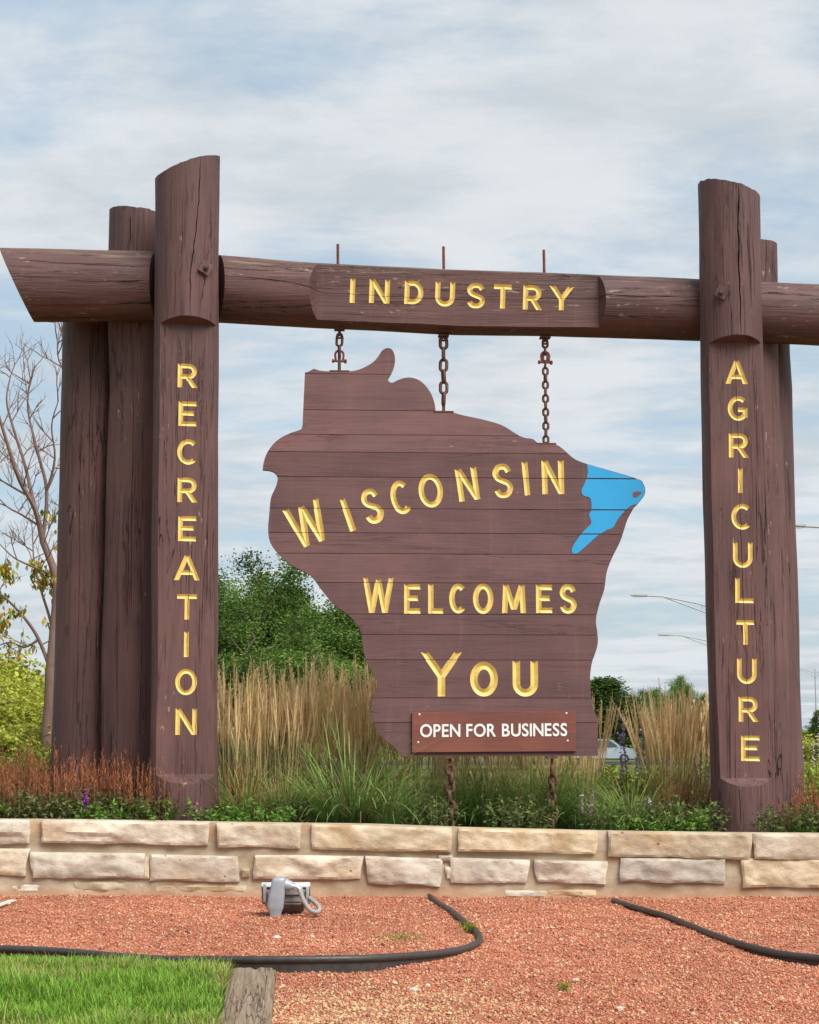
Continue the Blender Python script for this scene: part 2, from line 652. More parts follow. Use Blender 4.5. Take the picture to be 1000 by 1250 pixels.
def letter_cutters(M, yl, specs, sw_px, depth_k=0.42, ext=0.012):
    """specs: (char, centre px, centre py, width px, height px, turn degrees). Returns cutter objects and boxes"""
    cs, boxes = [], []
    for idx, (ch, px, py, wpx, hpx, ang) in enumerate(specs):
        x0, z0 = to_local(M, px, py, yl)
        xr, zr = to_local(M, px + 10, py, yl)
        xu, zu = to_local(M, px, py - 10, yl)
        ux, uz = (xr - x0) / 10, (zu - z0) / 10
        w, h, sw = wpx * ux, hpx * uz, sw_px * 0.5 * (ux + uz)
        ca, sa = math.cos(R(ang)), math.sin(R(ang))
        xs, zs = [], []
        for pts, closed, flat in glyph(ch, w / h, sw / h):
            q = [((p[0] * h - w / 2), (p[1] * h - h / 2)) for p in pts]
            me = stroke_cutter(q, closed, flat, sw, sw * depth_k, yl, ext)
            for v in me.vertices:
                x_, z_ = v.co.x, v.co.z
                v.co.x = x0 + x_ * ca - z_ * sa
                v.co.z = z0 + x_ * sa + z_ * ca
            co = [v.co for v in me.vertices]
            xs += [c.x for c in co]
            zs += [c.z for c in co]
            o = tmp_obj(me, M_GOLD)
            o['zr'] = (min(c.z for c in co), max(c.z for c in co))
            cs.append(o)
        boxes.append((min(xs), max(xs), min(zs), max(zs), idx))
    return cs, boxes

# ------------------------------------------------------------------ the timber gateway
Y0, KG = 14.3, 0.05                 # beam and sign plane: Y = Y0 + KG * X
PSI = math.atan(KG)
BED_Z = 0.44


def interp(keys, x):
    if x <= keys[0][0]:
        return keys[0][1:]
    for a, b in zip(keys, keys[1:]):
        if x <= b[0]:
            t_ = (x - a[0]) / (b[0] - a[0])
            return tuple(p + (q - p) * t_ for p, q in zip(a[1:], b[1:]))
    return keys[-1][1:]


def log_mesh(keys, s0, s1, axis, seed, n=64, step=0.04, tilt0=0.0, tilt1=0.0, rough=1.0, cap_noise=0.004):
    """a hewn log; keys (s, c1, c2, r) along its axis (s = x or z)"""
    bm = bmesh.new()
    m = max(8, int((s1 - s0) / step))
    rings = []
    for i in range(m + 1):
        f = i / m
        s = s0 + (s1 - s0) * f
        c1, c2, r = interp(keys, s)
        ring = []
        for j in range(n):
            a = 2 * math.pi * j / n
            ca, sa = math.cos(a), math.sin(a)
            q = Vector((ca * 1.3 + seed, sa * 1.3 + seed * 0.7, s * 0.9))
            rr = r * (1 + rough * (0.030 * noise.noise(q) + 0.012 * noise.noise(Vector((ca * 4 + seed, sa * 4, s * 2.2)))
                                   + 0.006 * noise.noise(Vector((ca * 9, sa * 9 + seed, s * 0.6)))))
            u, v = ca * rr, sa * rr
            e0, e1 = max(0.0, 1 - f * 6) ** 1.0, max(0.0, 1 - (1 - f) * 6) ** 1.0
            jag = cap_noise * noise.noise(Vector((ca * 6 + seed, sa * 6, 5.0)))
            if axis == 'Z':
                ds = (tilt0 * u) * e0 + (tilt1 * u + (jag if i == m else 0)) * e1
                ring.append(bm.verts.new((c1 + u, c2 + v, s + ds)))
            else:
                ds = (tilt0 * v) * e0 + (tilt1 * v) * e1
                ring.append(bm.verts.new((s + ds, c1 + u, c2 + v)))
        rings.append(ring)
    for i in range(m):
        for j in range(n):
            bm.faces.new((rings[i][j], rings[i][(j + 1) % n], rings[i + 1][(j + 1) % n], rings[i + 1][j]))
    bm.faces.new(list(reversed(rings[0])))
    bm.faces.new(rings[-1])
    bmesh.ops.triangulate(bm, faces=[f for f in bm.faces if len(f.verts) > 4])
    return bm_mesh(bm, 'log')


def post_frame(px, Y, phi):
    p = at(px, 960, Y)
    return Matrix.Translation((p.x, p.y, 0)) @ Matrix.Rotation(phi, 4, 'Z')


def post_keys(M, edges, Y):
    """edges (py, left px, right px) -> (z, cx, cy, r) in frame M"""
    out = []
    Mi = M.inverted()
    for py, l, r in edges:
        w = at((l + r) / 2, py, Y)
        p = Mi @ w
        depth = (w - CAM).dot(Vector((0, CP, SP)))
        out.append((p.z, p.x, p.y * 0.0, (r - l) / 2 * depth / F))
    out.sort()
    return out


def face_cutter(yc, x0, x1, z0, z1, slope0, slope1, along='Z', far=0.6):
    """prism that hews a flat face at y = yc with sloped shoulders at both ends"""
    bm = bmesh.new()
    prof = [(yc, z0), (yc, z1), (yc - far, z1 + slope1 * far), (yc - far, z0 - slope0 * far)]
    A, B = [], []
    for y, s in prof:
        if along == 'Z':
            A.append(bm.verts.new((x0, y, s)))
            B.append(bm.verts.new((x1, y, s)))
        else:
            A.append(bm.verts.new((s, y, x0)))
            B.append(bm.verts.new((s, y, x1)))
    bm.faces.new(A)
    bm.faces.new(list(reversed(B)))
    for i in range(4):
        bm.faces.new((A[i], B[i], B[(i + 1) % 4], A[(i + 1) % 4]))
    return bm_mesh(bm, 'cutter')


def crack_cutter(M, pts_px, yl, width, depth, ext, seed=1, steps=7):
    """slot along a wandering pixel polyline"""
    P = [to_local(M, x, y, yl) for x, y in pts_px]
    out, wd = [], []
    rr = random.Random(seed)
    tot = len(P) - 1
    for i in range(tot):
        for j in range(steps):
            f = j / steps
            x = P[i][0] + (P[i + 1][0] - P[i][0]) * f
            z = P[i][1] + (P[i + 1][1] - P[i][1]) * f
            out.append((x, z))
    out.append(P[-1])
    res = []
    dx, dz = P[-1][0] - P[0][0], P[-1][1] - P[0][1]
    L = math.hypot(dx, dz)
    nx, nz = -dz / L, dx / L
    for i, (x, z) in enumerate(out):
        k = rr.uniform(-1, 1) * 0.004
        res.append((x + nx * k, z + nz * k))
        e = min(i, len(out) - 1 - i) / max(1, len(out) - 1) * 2
        wd.append(width * (0.25 + 0.75 * min(1, e * 4)) * rr.uniform(0.7, 1.15))
    return stroke_cutter(res, False, (False, False), wd, depth, yl, ext, rect=True)


gate = empty('timber_gateway', (0, Y0, 0), 0, 'tall brown log gateway with carved gold words on posts and crossbeam', 'gateway')
GI = Matrix.Translation((0, -Y0, 0))


def make_post(px, Y, phi, edges, ztop_px, tilt, words, faces_px, cracks, seed, flat=0.55, nail=None, knots=()):
    M = post_frame(px, Y, phi)
    keys = post_keys(M, edges, Y)
    zt = to_local(M, px, ztop_px, 0)[1]
    me = log_mesh(keys, 0.2, zt, 'Z', seed, tilt1=tilt, rough=1.15 if words else 1.7, cap_noise=0.010)
    o = link('log_post', me, M_LOG)
    o.matrix_world = M
    cut, boxes, parts = [], [], {}
    if faces_px:
        r = keys[len(keys) // 2][3]
        yc = -flat * r
        z1 = to_local(M, px, faces_px[0], yc)[1]
        z0 = to_local(M, px, faces_px[1], yc)[1]
        cut.append(tmp_obj(face_cutter(yc, -1, 1, z0, z1, 0.62, 0.42), M_LOG))
        lc, boxes = letter_cutters(M, yc, words, 5.6, 0.36)
        cut += lc
    else:
        yc = -keys[len(keys) // 2][3] * 0.96
    for k, (pp, w, onface) in enumerate(cracks):
        cut.append(tmp_obj(crack_cutter(M, pp, yc, w, 0.05, 0.25, seed * 10 + k), M_LOG))
    carve(o, cut)
    split_gold(o, boxes, None, parts)
    o.data.shade_smooth()
    o.data.set_sharp_from_angle(angle=R(34))
    o.parent = gate
    o.matrix_parent_inverse = GI
    letters_from(parts, o)
    clear_tmp()
    if nail:
        x, z = to_local(M, nail[0], nail[1], -keys[-1][3])
        rr_ = keys[-1][3]
        y = -math.sqrt(max(0.001, rr_ ** 2 - x ** 2)) - 0.006
        an = math.atan2(x, -y)
        bm = bmesh.new()
        add_box(bm, (0, 0, 0), (0.095, 0.012, 0.095), Matrix.Rotation(R(28), 3, 'Y'))
        bmesh.ops.bevel(bm, geom=bm.edges[:], offset=0.002, segments=1, affect='EDGES')
        link('washer_plate', bm_mesh(bm, 'washer_plate'), M_LOG, o, (x, y, z), (0, 0, an))
        bm = bmesh.new()
        add_tube(bm, [(0, -0.004, 0), (0, -0.026, 0)], 0.021, 6)
        add_tube(bm, [(0, -0.026, 0), (0, -0.036, 0)], 0.012, 8)
        link('bolt', bm_mesh(bm, 'bolt'), M_LOG, o, (x, y, z), (0, 0, an))
    return o


REC = [('R', 229, 458.5, 24, 29, 0), ('E', 229, 505, 22, 30, 0), ('C', 228.5, 551.5, 24, 31, 0), ('R', 228.8, 598, 24, 30, 0),
       ('E', 228.6, 645.3, 22, 30.5, 0), ('A', 228.4, 692.7, 31, 31, 0), ('T', 228.3, 740.8, 24, 31, 0), ('I', 227.5, 786.5, 7, 31, 0),
       ('O', 227.3, 832.5, 26.5, 32, 0), ('N', 227.3, 881, 26, 32, 0)]
AGR = [('A', 899.5, 454, 27, 29, -1), ('G', 900.6, 498.5, 24, 30, -1), ('R', 902, 543.7, 24, 29.5, -1), ('I', 904, 586.6, 7, 30, -1),
       ('C', 905, 630.7, 24, 31.5, -1), ('U', 907, 677.5, 24, 31, -1), ('L', 909, 720.8, 22.5, 30.5, -1), ('T', 910.3, 772, 22, 30, -1),
       ('U', 912, 819.3, 24, 31, -1), ('R', 914, 865.8, 24, 30.5, -1), ('E', 916.5, 913.5, 23, 31, -1)]

YF = Y0 - 0.30
post_l = make_post(228, YF + KG * -1.75, R(12),
                   [(180, 190, 267.5), (300, 189.5, 267), (390, 188.5, 267), (500, 187, 266.5), (700, 185, 266), (850, 184, 266), (1000, 182.5, 266.5)],
                   206, 0.40, REC, (396, 945),
                   [([(243, 196), (241, 250), (236, 300), (231, 340), (231, 388)], 0.012, 0),
                    ([(231, 400), (230, 440), (229, 500), (223, 560), (222, 610)], 0.008, 1),
                    ([(232, 680), (229, 760), (229, 810)], 0.011, 1), ([(238, 800), (240, 860), (238, 930)], 0.007, 1),
                    ([(225, 820), (224, 900)], 0.005, 1), ([(222, 230), (221, 300), (219, 345)], 0.006, 0),
                    ([(213, 330), (213, 385)], 0.006, 0)],
                   3.3, nail=(251, 327))
post_r = make_post(894, YF + KG * 2.55, R(0),
                   [(200, 852.5, 926.5), (350, 854, 929.5), (450, 856, 932), (600, 858.5, 937), (750, 862, 940), (900, 867, 944), (1030, 871, 946)],
                   233, -0.26, AGR, (419, 950),
                   [([(899, 232), (898.5, 280), (899.5, 340), (902, 410)], 0.016, 0),
                    ([(898, 420), (899, 470), (902.5, 560), (904.5, 640), (907, 720), (911, 800), (914, 870), (914, 945)], 0.011, 1),
                    ([(880, 300), (881, 345)], 0.006, 0), ([(917, 270), (919, 330)], 0.006, 0), ([(900, 958), (902, 1005)], 0.008, 1),
                    ([(889, 965), (890, 1000)], 0.006, 1), ([(921, 700), (924, 800)], 0.004, 1)],
                   8.1, nail=(881, 357))
YB = Y0 + 0.33
make_post(168, YB - 0.10, R(5),
          [(230, 134, 206), (400, 133, 206), (480, 135, 205), (560, 131, 204), (700, 127.5, 203), (800, 125, 203), (950, 125, 203)],
          263, -0.12, [], None,
          [([(159, 262), (159, 300)], 0.018, 0), ([(162, 400), (163, 520), (160, 640), (161, 760)], 0.010, 0), ([(146, 600), (143, 700), (147, 790)], 0.006, 0),
           ([(172, 640), (173, 780), (171, 900)], 0.010, 0), ([(142, 800), (144, 900)], 0.007, 0)], 14.7)
make_post(104, YB + 0.12, R(8),
          [(330, 78, 148), (400, 77, 147), (550, 74, 143), (700, 70, 140), (850, 65, 138), (950, 62, 137)],
          368, 0.0, [], None,
          [([(112, 400), (110, 520), (108, 640)], 0.010, 0), ([(98, 520), (97, 700), (94, 880)], 0.008, 0), ([(118, 560), (117, 700)], 0.009, 0), ([(86, 640), (84, 800)], 0.006, 0)], 21.2)
make_post(915, YB + 0.06, R(-4),
          [(280, 876, 946.5), (430, 878, 950), (600, 884, 956), (800, 890, 962), (1000, 895, 967)],
          302, 0.05, [], None, [([(935, 306), (935, 345)], 0.012, 0), ([(944, 440), (946, 600)], 0.008, 0)], 31.9)
make_post(933, YB + 0.30, R(-8),
          [(330, 895, 962), (430, 897, 963.5), (475, 899, 966.5), (700, 906, 973), (850, 910, 977), (1000, 914, 982)],
          372, 0.0, [], None,
          [([(956, 440), (959, 560), (962, 680)], 0.010, 0), ([(968, 700), (971, 850)], 0.008, 0), ([(955, 650), (958, 850)], 0.008, 0)], 44.4)

# crossbeam: frame with origin in the beam plane
MB = Matrix.Translation((0, Y0, 0)) @ Matrix.Rotation(PSI, 4, 'Z')
bk = []
for px, t_, b_ in [(-20, 303, 393), (100, 305, 392.5), (190, 307.5, 391), (267, 312, 394), (385, 321, 401), (470, 325, 405), (560, 329, 409),
                   (660, 332.5, 410.5), (740, 335.5, 412), (840, 340, 415.5), (1000, 347.5, 421.5), (1130, 353, 427)]:
    x, z = to_local(MB, px, (t_ + b_) / 2, 0)
    w = at(px, 360, Y0, KG)
    depth = (w - CAM).dot(Vector((0, CP, SP)))
    bk.append((x, 0.0, z, (b_ - t_) / 2 * depth / F))
xs0 = to_local(MB, 21, 348, 0)[0]
xs1 = to_local(MB, 1112, 390, 0)[0]
beam = link('crossbeam', log_mesh(bk, xs0, xs1, 'X', 5.7, tilt0=-0.47, tilt1=0.47, rough=0.9), M_BEAM)
beam.matrix_world = MB
IND = [('I', 430.5, 354.7, 7, 29.5, -2), ('N', 463.5, 355.5, 25, 29, -2), ('D', 505.5, 357, 23, 28.5, -2), ('U', 543.5, 359, 24, 30, -2),
       ('S', 581.3, 360.7, 22.5, 31, -2), ('T', 614, 361.7, 22, 29.5, -2), ('R', 650.3, 363, 23, 30, -2), ('Y', 685.7, 363.8, 29, 29.5, -2)]
ycb = -0.140
bx0 = to_local(MB, 387, 360, ycb)[0]
bx1 = to_local(MB, 731, 372, ycb)[0]
cut = [tmp_obj(face_cutter(ycb, 1.0, 9.0, bx0, bx1, 0.5, 0.35, 'X'), M_BEAM)]
yn = -0.03
for l, r, s0, s1 in ((190, 266, 0.12, 0.28), (856, 921, 0.28, 0.02)):
    a_, b_ = to_local(MB, l, 350, yn)[0], to_local(MB, r, 360, yn)[0]
    cut.append(tmp_obj(face_cutter(yn, 1.0, 9.0, a_, b_, s0, s1, 'X'), M_BEAM))
for l, r in ((128, 206), (878, 948)):       # seats for the rear posts
    a_, b_ = to_local(MB, l, 350, 0.2)[0], to_local(MB, r, 360, 0.2)[0]
    me = face_cutter(yn, 1.0, 9.0, a_, b_, 0.1, 0.1, 'X')
    for v in me.vertices:
        v.co.y = -v.co.y + 0.03
    cut.append(tmp_obj(me, M_BEAM))
lc, boxes = letter_cutters(MB, ycb, IND, 6.0, 0.36)
cut += lc
for k, (pp, w) in enumerate([([(275, 342), (330, 345), (395, 357), (480, 362), (560, 366), (640, 366)], 0.010), ([(640, 364), (740, 364), (838, 367)], 0.012),
                             ([(14, 320), (80, 326), (150, 329), (182, 330)], 0.009), ([(80, 348), (150, 349), (180, 347)], 0.008), ([(940, 362), (1000, 365)], 0.007),
                             ([(40, 361), (110, 363)], 0.005), ([(950, 385), (1010, 388)], 0.006), ([(530, 338), (620, 343)], 0.004)]):
    cut.append(tmp_obj(crack_cutter(MB, pp, ycb, w, 0.05, 0.3, 70 + k), M_BEAM))
carve(beam, cut)
parts = {}
split_gold(beam, boxes, None, parts)
beam.data.shade_smooth()
beam.data.set_sharp_from_angle(angle=R(34))
beam.parent = gate
beam.matrix_parent_inverse = GI
letters_from(parts, beam)
clear_tmp()
for px, py in ((412.5, 298), (541.5, 301), (664, 305)):
    x, z1 = to_local(MB, px, py, 0)
    zc_ = interp(bk, x)[1]
    bm = bmesh.new()
    add_tube(bm, [(x, 0, zc_), (x + 0.002, 0, (zc_ + z1) / 2), (x, 0, z1)], 0.0115, 8)
    link('threaded_rod', bm_mesh(bm, 'rod', 40), M_REDRUST, beam)

# ------------------------------------------------------------------ the hanging sign
OUT = [(372.3, 454.6), (377, 453.4), (383, 450.2), (387, 451.3), (393, 452.6), (408, 453.4), (423.5, 453.2), (435, 452), (445.6, 448), (456, 441.6), (462.5, 434),
       (466.4, 428), (471.6, 425), (477, 425.5), (480.7, 430), (482.5, 439), (481, 448), (477, 457), (473.9, 462), (474.7, 465.6), (479.4, 467),
       (486, 463.9), (495, 461), (505.4, 461.4), (516, 467), (525, 478), (530, 489.7), (532, 501.2), (549, 502.4), (564, 506.5), (588, 511.6),
       (612, 518.5), (627, 527.5), (639, 534), (651, 536), (657.6, 541), (675, 541.6), (684, 545.5), (693, 553), (702, 560.5), (717, 566.3),
       (747, 575), (780, 585), (785.4, 590), (788, 597.5), (786.6, 605), (778.5, 615.5), (774, 620), (766.5, 633.5), (762, 647), (757.5, 660.5),
       (749.4, 677), (744, 689), (740.4, 701), (738, 719), (732, 737), (728.4, 752), (727.8, 761), (729.6, 773), (730, 785), (727, 797), (722.4, 811),
       (720.5, 827), (721, 842), (724, 862.6), (730, 878), (730.3, 922.8), (490, 924), (481.7, 912), (464.6, 898.7), (456, 881.6), (453, 866),
       (456, 849), (460.6, 838), (460, 830), (453, 819), (447, 805.6), (443.3, 792.6), (442, 779), (438.6, 767), (427, 752), (408.7, 738.5),
       (393.7, 721), (378.8, 702), (358, 691), (341, 677), (330, 662), (327.3, 647), (328.6, 629), (330.7, 608), (336.4, 595), (339, 584.6),
       (336.4, 578), (330, 574.4), (320.8, 573.4), (322, 564), (327, 551), (337.7, 538), (352, 529.5), (365, 525), (369, 521), (370, 504)]
SHARP = {0, 18, 27, 47, 65, 66, 67, 94, 27}
SEAMS = [457.5, 501.6, 531.4, 552.8, 583, 621.3, 651, 676.2, 711.5, 749.8, 774.8, 805.5, 852, 882]
TH = 0.045
MS = Matrix.Translation((0, Y0 - TH / 2, 0)) @ Matrix.Rotation(PSI, 4, 'Z')     # y = 0 is the front face
sign = empty('hanging_sign', (0, Y0 - TH / 2, 0), PSI,
             'brown state-shaped plank sign with carved gold welcome lettering hanging on chains', 'sign')


def refine(P, n=3):
    """smooth closed outline, keeping listed corners"""
    m = len(P)
    out = []
    for i in range(m):
        p0, p1, p2, p3 = (Vector(P[(i + k) % m]) for k in (-1, 0, 1, 2))
        if i in SHARP:
            p0 = p1
        if (i + 1) % m in SHARP:
            p3 = p2
        for j in range(n):
            t_ = j / n
            out.append(0.5 * ((2 * p1) + (p2 - p0) * t_ + (2 * p0 - 5 * p1 + 4 * p2 - p3) * t_ ** 2 + (3 * p1 - p0 - 3 * p2 + p3) * t_ ** 3))
    return [tuple(p) for p in out]


SOUT = [to_local(MS, x, y, 0) for x, y in refine(OUT)]
seam_z = [to_local(MS, 550, y, 0)[1] for y in SEAMS]
ztops = [9.0] + seam_z
zbots = seam_z + [0.0]


def strip_mesh(poly, z0, z1, y0_, y1_, bev=0.0, name='plank', holes=()):
    """the slice z0..z1 of a polygon, extruded from y0_ (front) to y1_ (back)"""
    bm = bmesh.new()
    vs_ = [bm.verts.new((x, y0_, z)) for x, z in poly]
    f = bm.faces.new(vs_)
    f.normal_update()
    bmesh.ops.triangulate(bm, faces=[f])
    for z, up in ((z1, 1), (z0, -1)):
        g = bm.verts[:] + bm.edges[:] + bm.faces[:]
        bmesh.ops.bisect_plane(bm, geom=g, plane_co=(0, 0, z), plane_no=(0, 0, up), clear_outer=True)
    if not bm.faces:
        bm.free()
        return None
    r = bmesh.ops.extrude_face_region(bm, geom=bm.faces[:])
    nv = [v for v in r['geom'] if isinstance(v, bmesh.types.BMVert)]
    bmesh.ops.translate(bm, verts=nv, vec=(0, y1_ - y0_, 0))
    bmesh.ops.recalc_face_normals(bm, faces=bm.faces)
    if bev > 0:
        ed = [e for e in bm.edges if all(abs(v.co.y - y0_) < 1e-5 for v in e.verts) and len(e.link_faces) == 2
              and abs(e.link_faces[0].normal.dot(e.link_faces[1].normal)) < 0.5]
        bmesh.ops.bevel(bm, geom=ed, offset=bev, segments=1, affect='EDGES', clamp_overlap=True)
    bmesh.ops.remove_doubles(bm, verts=bm.verts, dist=1e-6)
    bmesh.ops.triangulate(bm, faces=bm.faces)
    return bm_mesh(bm, name)


WIS = [('W', 375.5, 639.5, 47, 51, 20), ('I', 424.7, 628.5, 8, 41, 19), ('S', 454.5, 617.5, 24, 44, 15), ('C', 488.5, 607, 24, 42, 11), ('O', 526, 599, 31, 42, 7),
       ('N', 571, 591, 27, 40, 8), ('S', 614, 587, 25, 43, 5), ('I', 642.3, 584, 8, 41, 5), ('N', 675.2, 582.5, 28, 41, 1)]
WEL = [('W', 462, 726.5, 38, 43, 0), ('E', 503.5, 731, 20, 36, 0), ('L', 532, 731, 18.5, 36, 0), ('C', 558.5, 730.5, 20, 36.5, 0), ('O', 590, 730.8, 25, 37, 0),
       ('M', 627.5, 731, 30, 34.5, 0), ('E', 664.5, 731, 20, 34.5, 0), ('S', 693.7, 731, 21, 36, 0)]
YOU = [('Y', 539, 823, 50, 54, 0), ('O', 591, 829, 34, 42.5, 0), ('U', 641.5, 828.5, 31, 43.5, 0)]
c1_, b1_ = letter_cutters(MS, 0.0, WIS, 7.8, 0.30)
c2_, b2_ = letter_cutters(MS, 0.0, WEL, 6.6, 0.30)
c3_, b3_ = letter_cutters(MS, 0.0, YOU, 9.2, 0.30)
cuts = c1_ + c2_ + c3_
boxes = [(*b[:4], i) for i, b in enumerate(b1_ + b2_ + b3_)]
parts = {}
GAP = 0.0021
for i, (zt, zb) in enumerate(zip(ztops, zbots)):
    me = strip_mesh(SOUT, zb + GAP, zt - GAP, 0.0 + (i * 7 % 3) * 0.0012, TH, 0.0)
    if me is None:
        continue
    pl = link('plank', me, M_PLANK)
    pl.matrix_world = MS
    mine = [c for c in cuts if c['zr'][0] < zt and c['zr'][1] > zb]
    if mine:
        carve(pl, mine)
        split_gold(pl, boxes, None, parts)
    pl.data.shade_flat() if hasattr(pl.data, 'shade_flat') else None
    pl.parent = sign
    pl.matrix_parent_inverse = MS.inverted()
letters_from(parts, sign)
clear_tmp()
# added dark sheet keeps light out of the seams; battens hold the planks together
cxs = sum(p[0] for p in SOUT) / len(SOUT)
czs = sum(p[1] for p in SOUT) / len(SOUT)
link('seam_light_block', strip_mesh(SOUT, -5, 9, TH + 0.001, TH + 0.013, 0, 'back'), M_BACK, sign)
for px in (412, 545, 672):
    xa, za = to_local(MS, px, 570, TH)
    zb_ = to_local(MS, px, 720 if px == 412 else 915, TH)[1]
    bm = bmesh.new()
    add_box(bm, (xa, TH + 0.045, (za + zb_) / 2), (0.14, 0.045, abs(za - zb_)))
    link('back_batten', bm_mesh(bm, 'batten'), M_PLANK, sign)
# the blue bay painted on the planks
BAY = [(716.6, 566.6), (747, 575.6), (780, 585.8), (784.8, 590.5), (787.3, 597.5), (786, 604.6), (778, 614.8), (772.5, 616.4), (765, 621.5), (754.5, 633.5), (748.5, 644),
       (741, 647), (729, 654.5), (714, 668), (704.4, 675.5), (699, 675), (698.4, 669.5), (703.5, 660.5), (712.5, 648.5), (721.5, 639.5), (721, 633.5),
       (719.4, 627.5), (722, 622.4), (721, 608.6), (712.5, 605), (710, 599), (714, 590), (717.6, 578)]
SHARP = {0}
bay = [to_local(MS, x, y, 0) for x, y in refine(BAY, 3)]
for i, (zt, zb) in enumerate(zip(ztops, zbots)):
    me = strip_mesh(bay, zb + GAP + 0.003, zt - GAP - 0.003, -0.0015, 0.0045, 0, 'bay')
    if me is not None and len(me.vertices):
        link('bay_paint', me, M_BLUE, sign)
isl = []
for k in range(14):
    a = 2 * math.pi * k / 14
    rr_ = 1 + 0.16 * math.sin(3 * a + 1)
    isl.append(to_local(MS, 777.3 + 5.4 * rr_ * math.cos(a), 603 - 3.8 * rr_ * math.sin(a + 0.35), 0))
link('island', strip_mesh(isl, -5, 9, -0.004, 0.0045, 0, 'island'), M_PLANK, sign)

# the small OPEN FOR BUSINESS plate
pc = [to_local(MS, x, y, 0) for x, y in ((503, 869.5), (703.2, 867.5), (703.2, 917.2), (502.8, 918.6))]
bm = bmesh.new()
fr = [bm.verts.new((x, -0.022, z)) for x, z in pc]
bk_ = [bm.verts.new((x, -0.003, z)) for x, z in pc]
bm.faces.new(fr)
bm.faces.new(list(reversed(bk_)))
for i in range(4):
    bm.faces.new((fr[i], bk_[i], bk_[(i + 1) % 4], fr[(i + 1) % 4]))
bmesh.ops.bevel(bm, geom=bm.edges[:], offset=0.002, segments=1, affect='EDGES')
plate = link('name_plate', bm_mesh(bm, 'plate'), M_PLATE, sign)


def text_letters(txt, px0, px1, py_top, py_bot, y, parent, mat, slope=0.0):
    cu = bpy.data.curves.new('txt', 'FONT')
    cu.extrude = 0.0012
    cu.offset = 0.018
    dg = None
    adv, glyphs = 0.0, []
    o = bpy.data.objects.new('txt', cu)
    COL.objects.link(o)
    for ch in txt:
        if ch == ' ':
            adv += 0.30
            continue
        cu.body = ch
        bpy.context.view_layer.update()
        dg = bpy.context.evaluated_depsgraph_get()
        me = bpy.data.meshes.new_from_object(o.evaluated_get(dg))
        xs = [v.co.x for v in me.vertices]
        glyphs.append((me, adv - min(xs), min(v.co.y for v in me.vertices), max(v.co.y for v in me.vertices)))
        adv += max(xs) - min(xs) + 0.085
    bpy.data.objects.remove(o)
    adv -= 0.085
    x0, z0 = to_local(MS, px0, py_bot, y)
    x1, _ = to_local(MS, px1, py_bot, y)
    _, z1 = to_local(MS, px0, py_top, y)
    kx, kz = (x1 - x0) / adv, (z1 - z0) / 0.70
    for me, dx, lo, hi in glyphs:
        for v in me.vertices:
            X, Z, D = v.co.x, v.co.y, v.co.z
            xx = x0 + (X + dx) * kx
            v.co = (xx, y - D * 1.0, z0 + Z * kz + (xx - x0) * slope)
        me.name = 'letter'
        me.flip_normals()
        me.materials.clear()
        link('letter', me, mat, parent)


text_letters('OPEN FOR BUSINESS', 513, 692.5, 884.3, 899.6, -0.0245, plate, M_WHITE, 0.008)
bm = bmesh.new()
bmesh.ops.create_uvsphere(bm, u_segments=8, v_segments=5, radius=0.010)
scr = bm_mesh(bm, 'screw', 60)
for px, py in ((512, 872.5), (691.5, 871), (510.5, 906.5), (693, 904.5)):
    x, z = to_local(MS, px, py, -0.022)
    link('screw', scr, M_SCREW, plate, (x, -0.022, z)).scale = (1, 0.35, 1)

# ------------------------------------------------------------------ chains
def link_mesh(L, W, r, n=26, m=7):
    """an oval chain link standing on end, length L, width W (outer), bar radius r"""
    bm = bmesh.new()
    hs = (L - W) / 2
    rr_ = W / 2 - r
    P = []
    for k in range(n // 2 + 1):
        a = math.pi * k / (n // 2)
        P.append(Vector((rr_ * math.cos(a), 0, hs + rr_ * math.sin(a))))
    for k in range(n // 2 + 1):
        a = math.pi + math.pi * k / (n // 2)
        P.append(Vector((rr_ * math.cos(a), 0, -hs + rr_ * math.sin(a))))
    q = len(P)
    rings = []
    for i in range(q):
        t_ = (P[(i + 1) % q] - P[i - 1]).normalized()
        nn = Vector((0, 1, 0))
        b = t_.cross(nn)
        rings.append([bm.verts.new(P[i] + (nn * math.cos(u) + b * math.sin(u)) * r) for u in [2 * math.pi * j / m for j in range(m)]])
    for i in range(q):
        for j in range(m):
            bm.faces.new((rings[i][j], rings[i][(j + 1) % m], rings[(i + 1) % q][(j + 1) % m], rings[(i + 1) % q][j]))
    return bm_mesh(bm, 'link', 60)


def shackle_mesh(s=1.0):
    bm = bmesh.new()
    P = [(-0.030, 0, -0.045), (-0.034, 0, -0.01)] + [(0.036 * math.cos(a), 0, 0.01 + 0.036 * math.sin(a)) for a in [math.pi - math.pi * k / 8 for k in range(9)]] + [(0.034, 0, -0.01), (0.030, 0, -0.045)]
    add_tube(bm, [(x * s, y * s, z * s) for x, y, z in P], 0.0095 * s, 8)
    add_tube(bm, [(-0.060 * s, 0, -0.045 * s), (0.056 * s, 0, -0.045 * s)], 0.010 * s, 8)
    add_tube(bm, [(0.043 * s, 0, -0.045 * s), (0.062 * s, 0, -0.045 * s)], 0.018 * s, 6)
    add_tube(bm, [(-0.062 * s, 0, -0.045 * s), (-0.046 * s, 0, -0.045 * s)], 0.016 * s, 6)
    return bm_mesh(bm, 'shackle', 40)


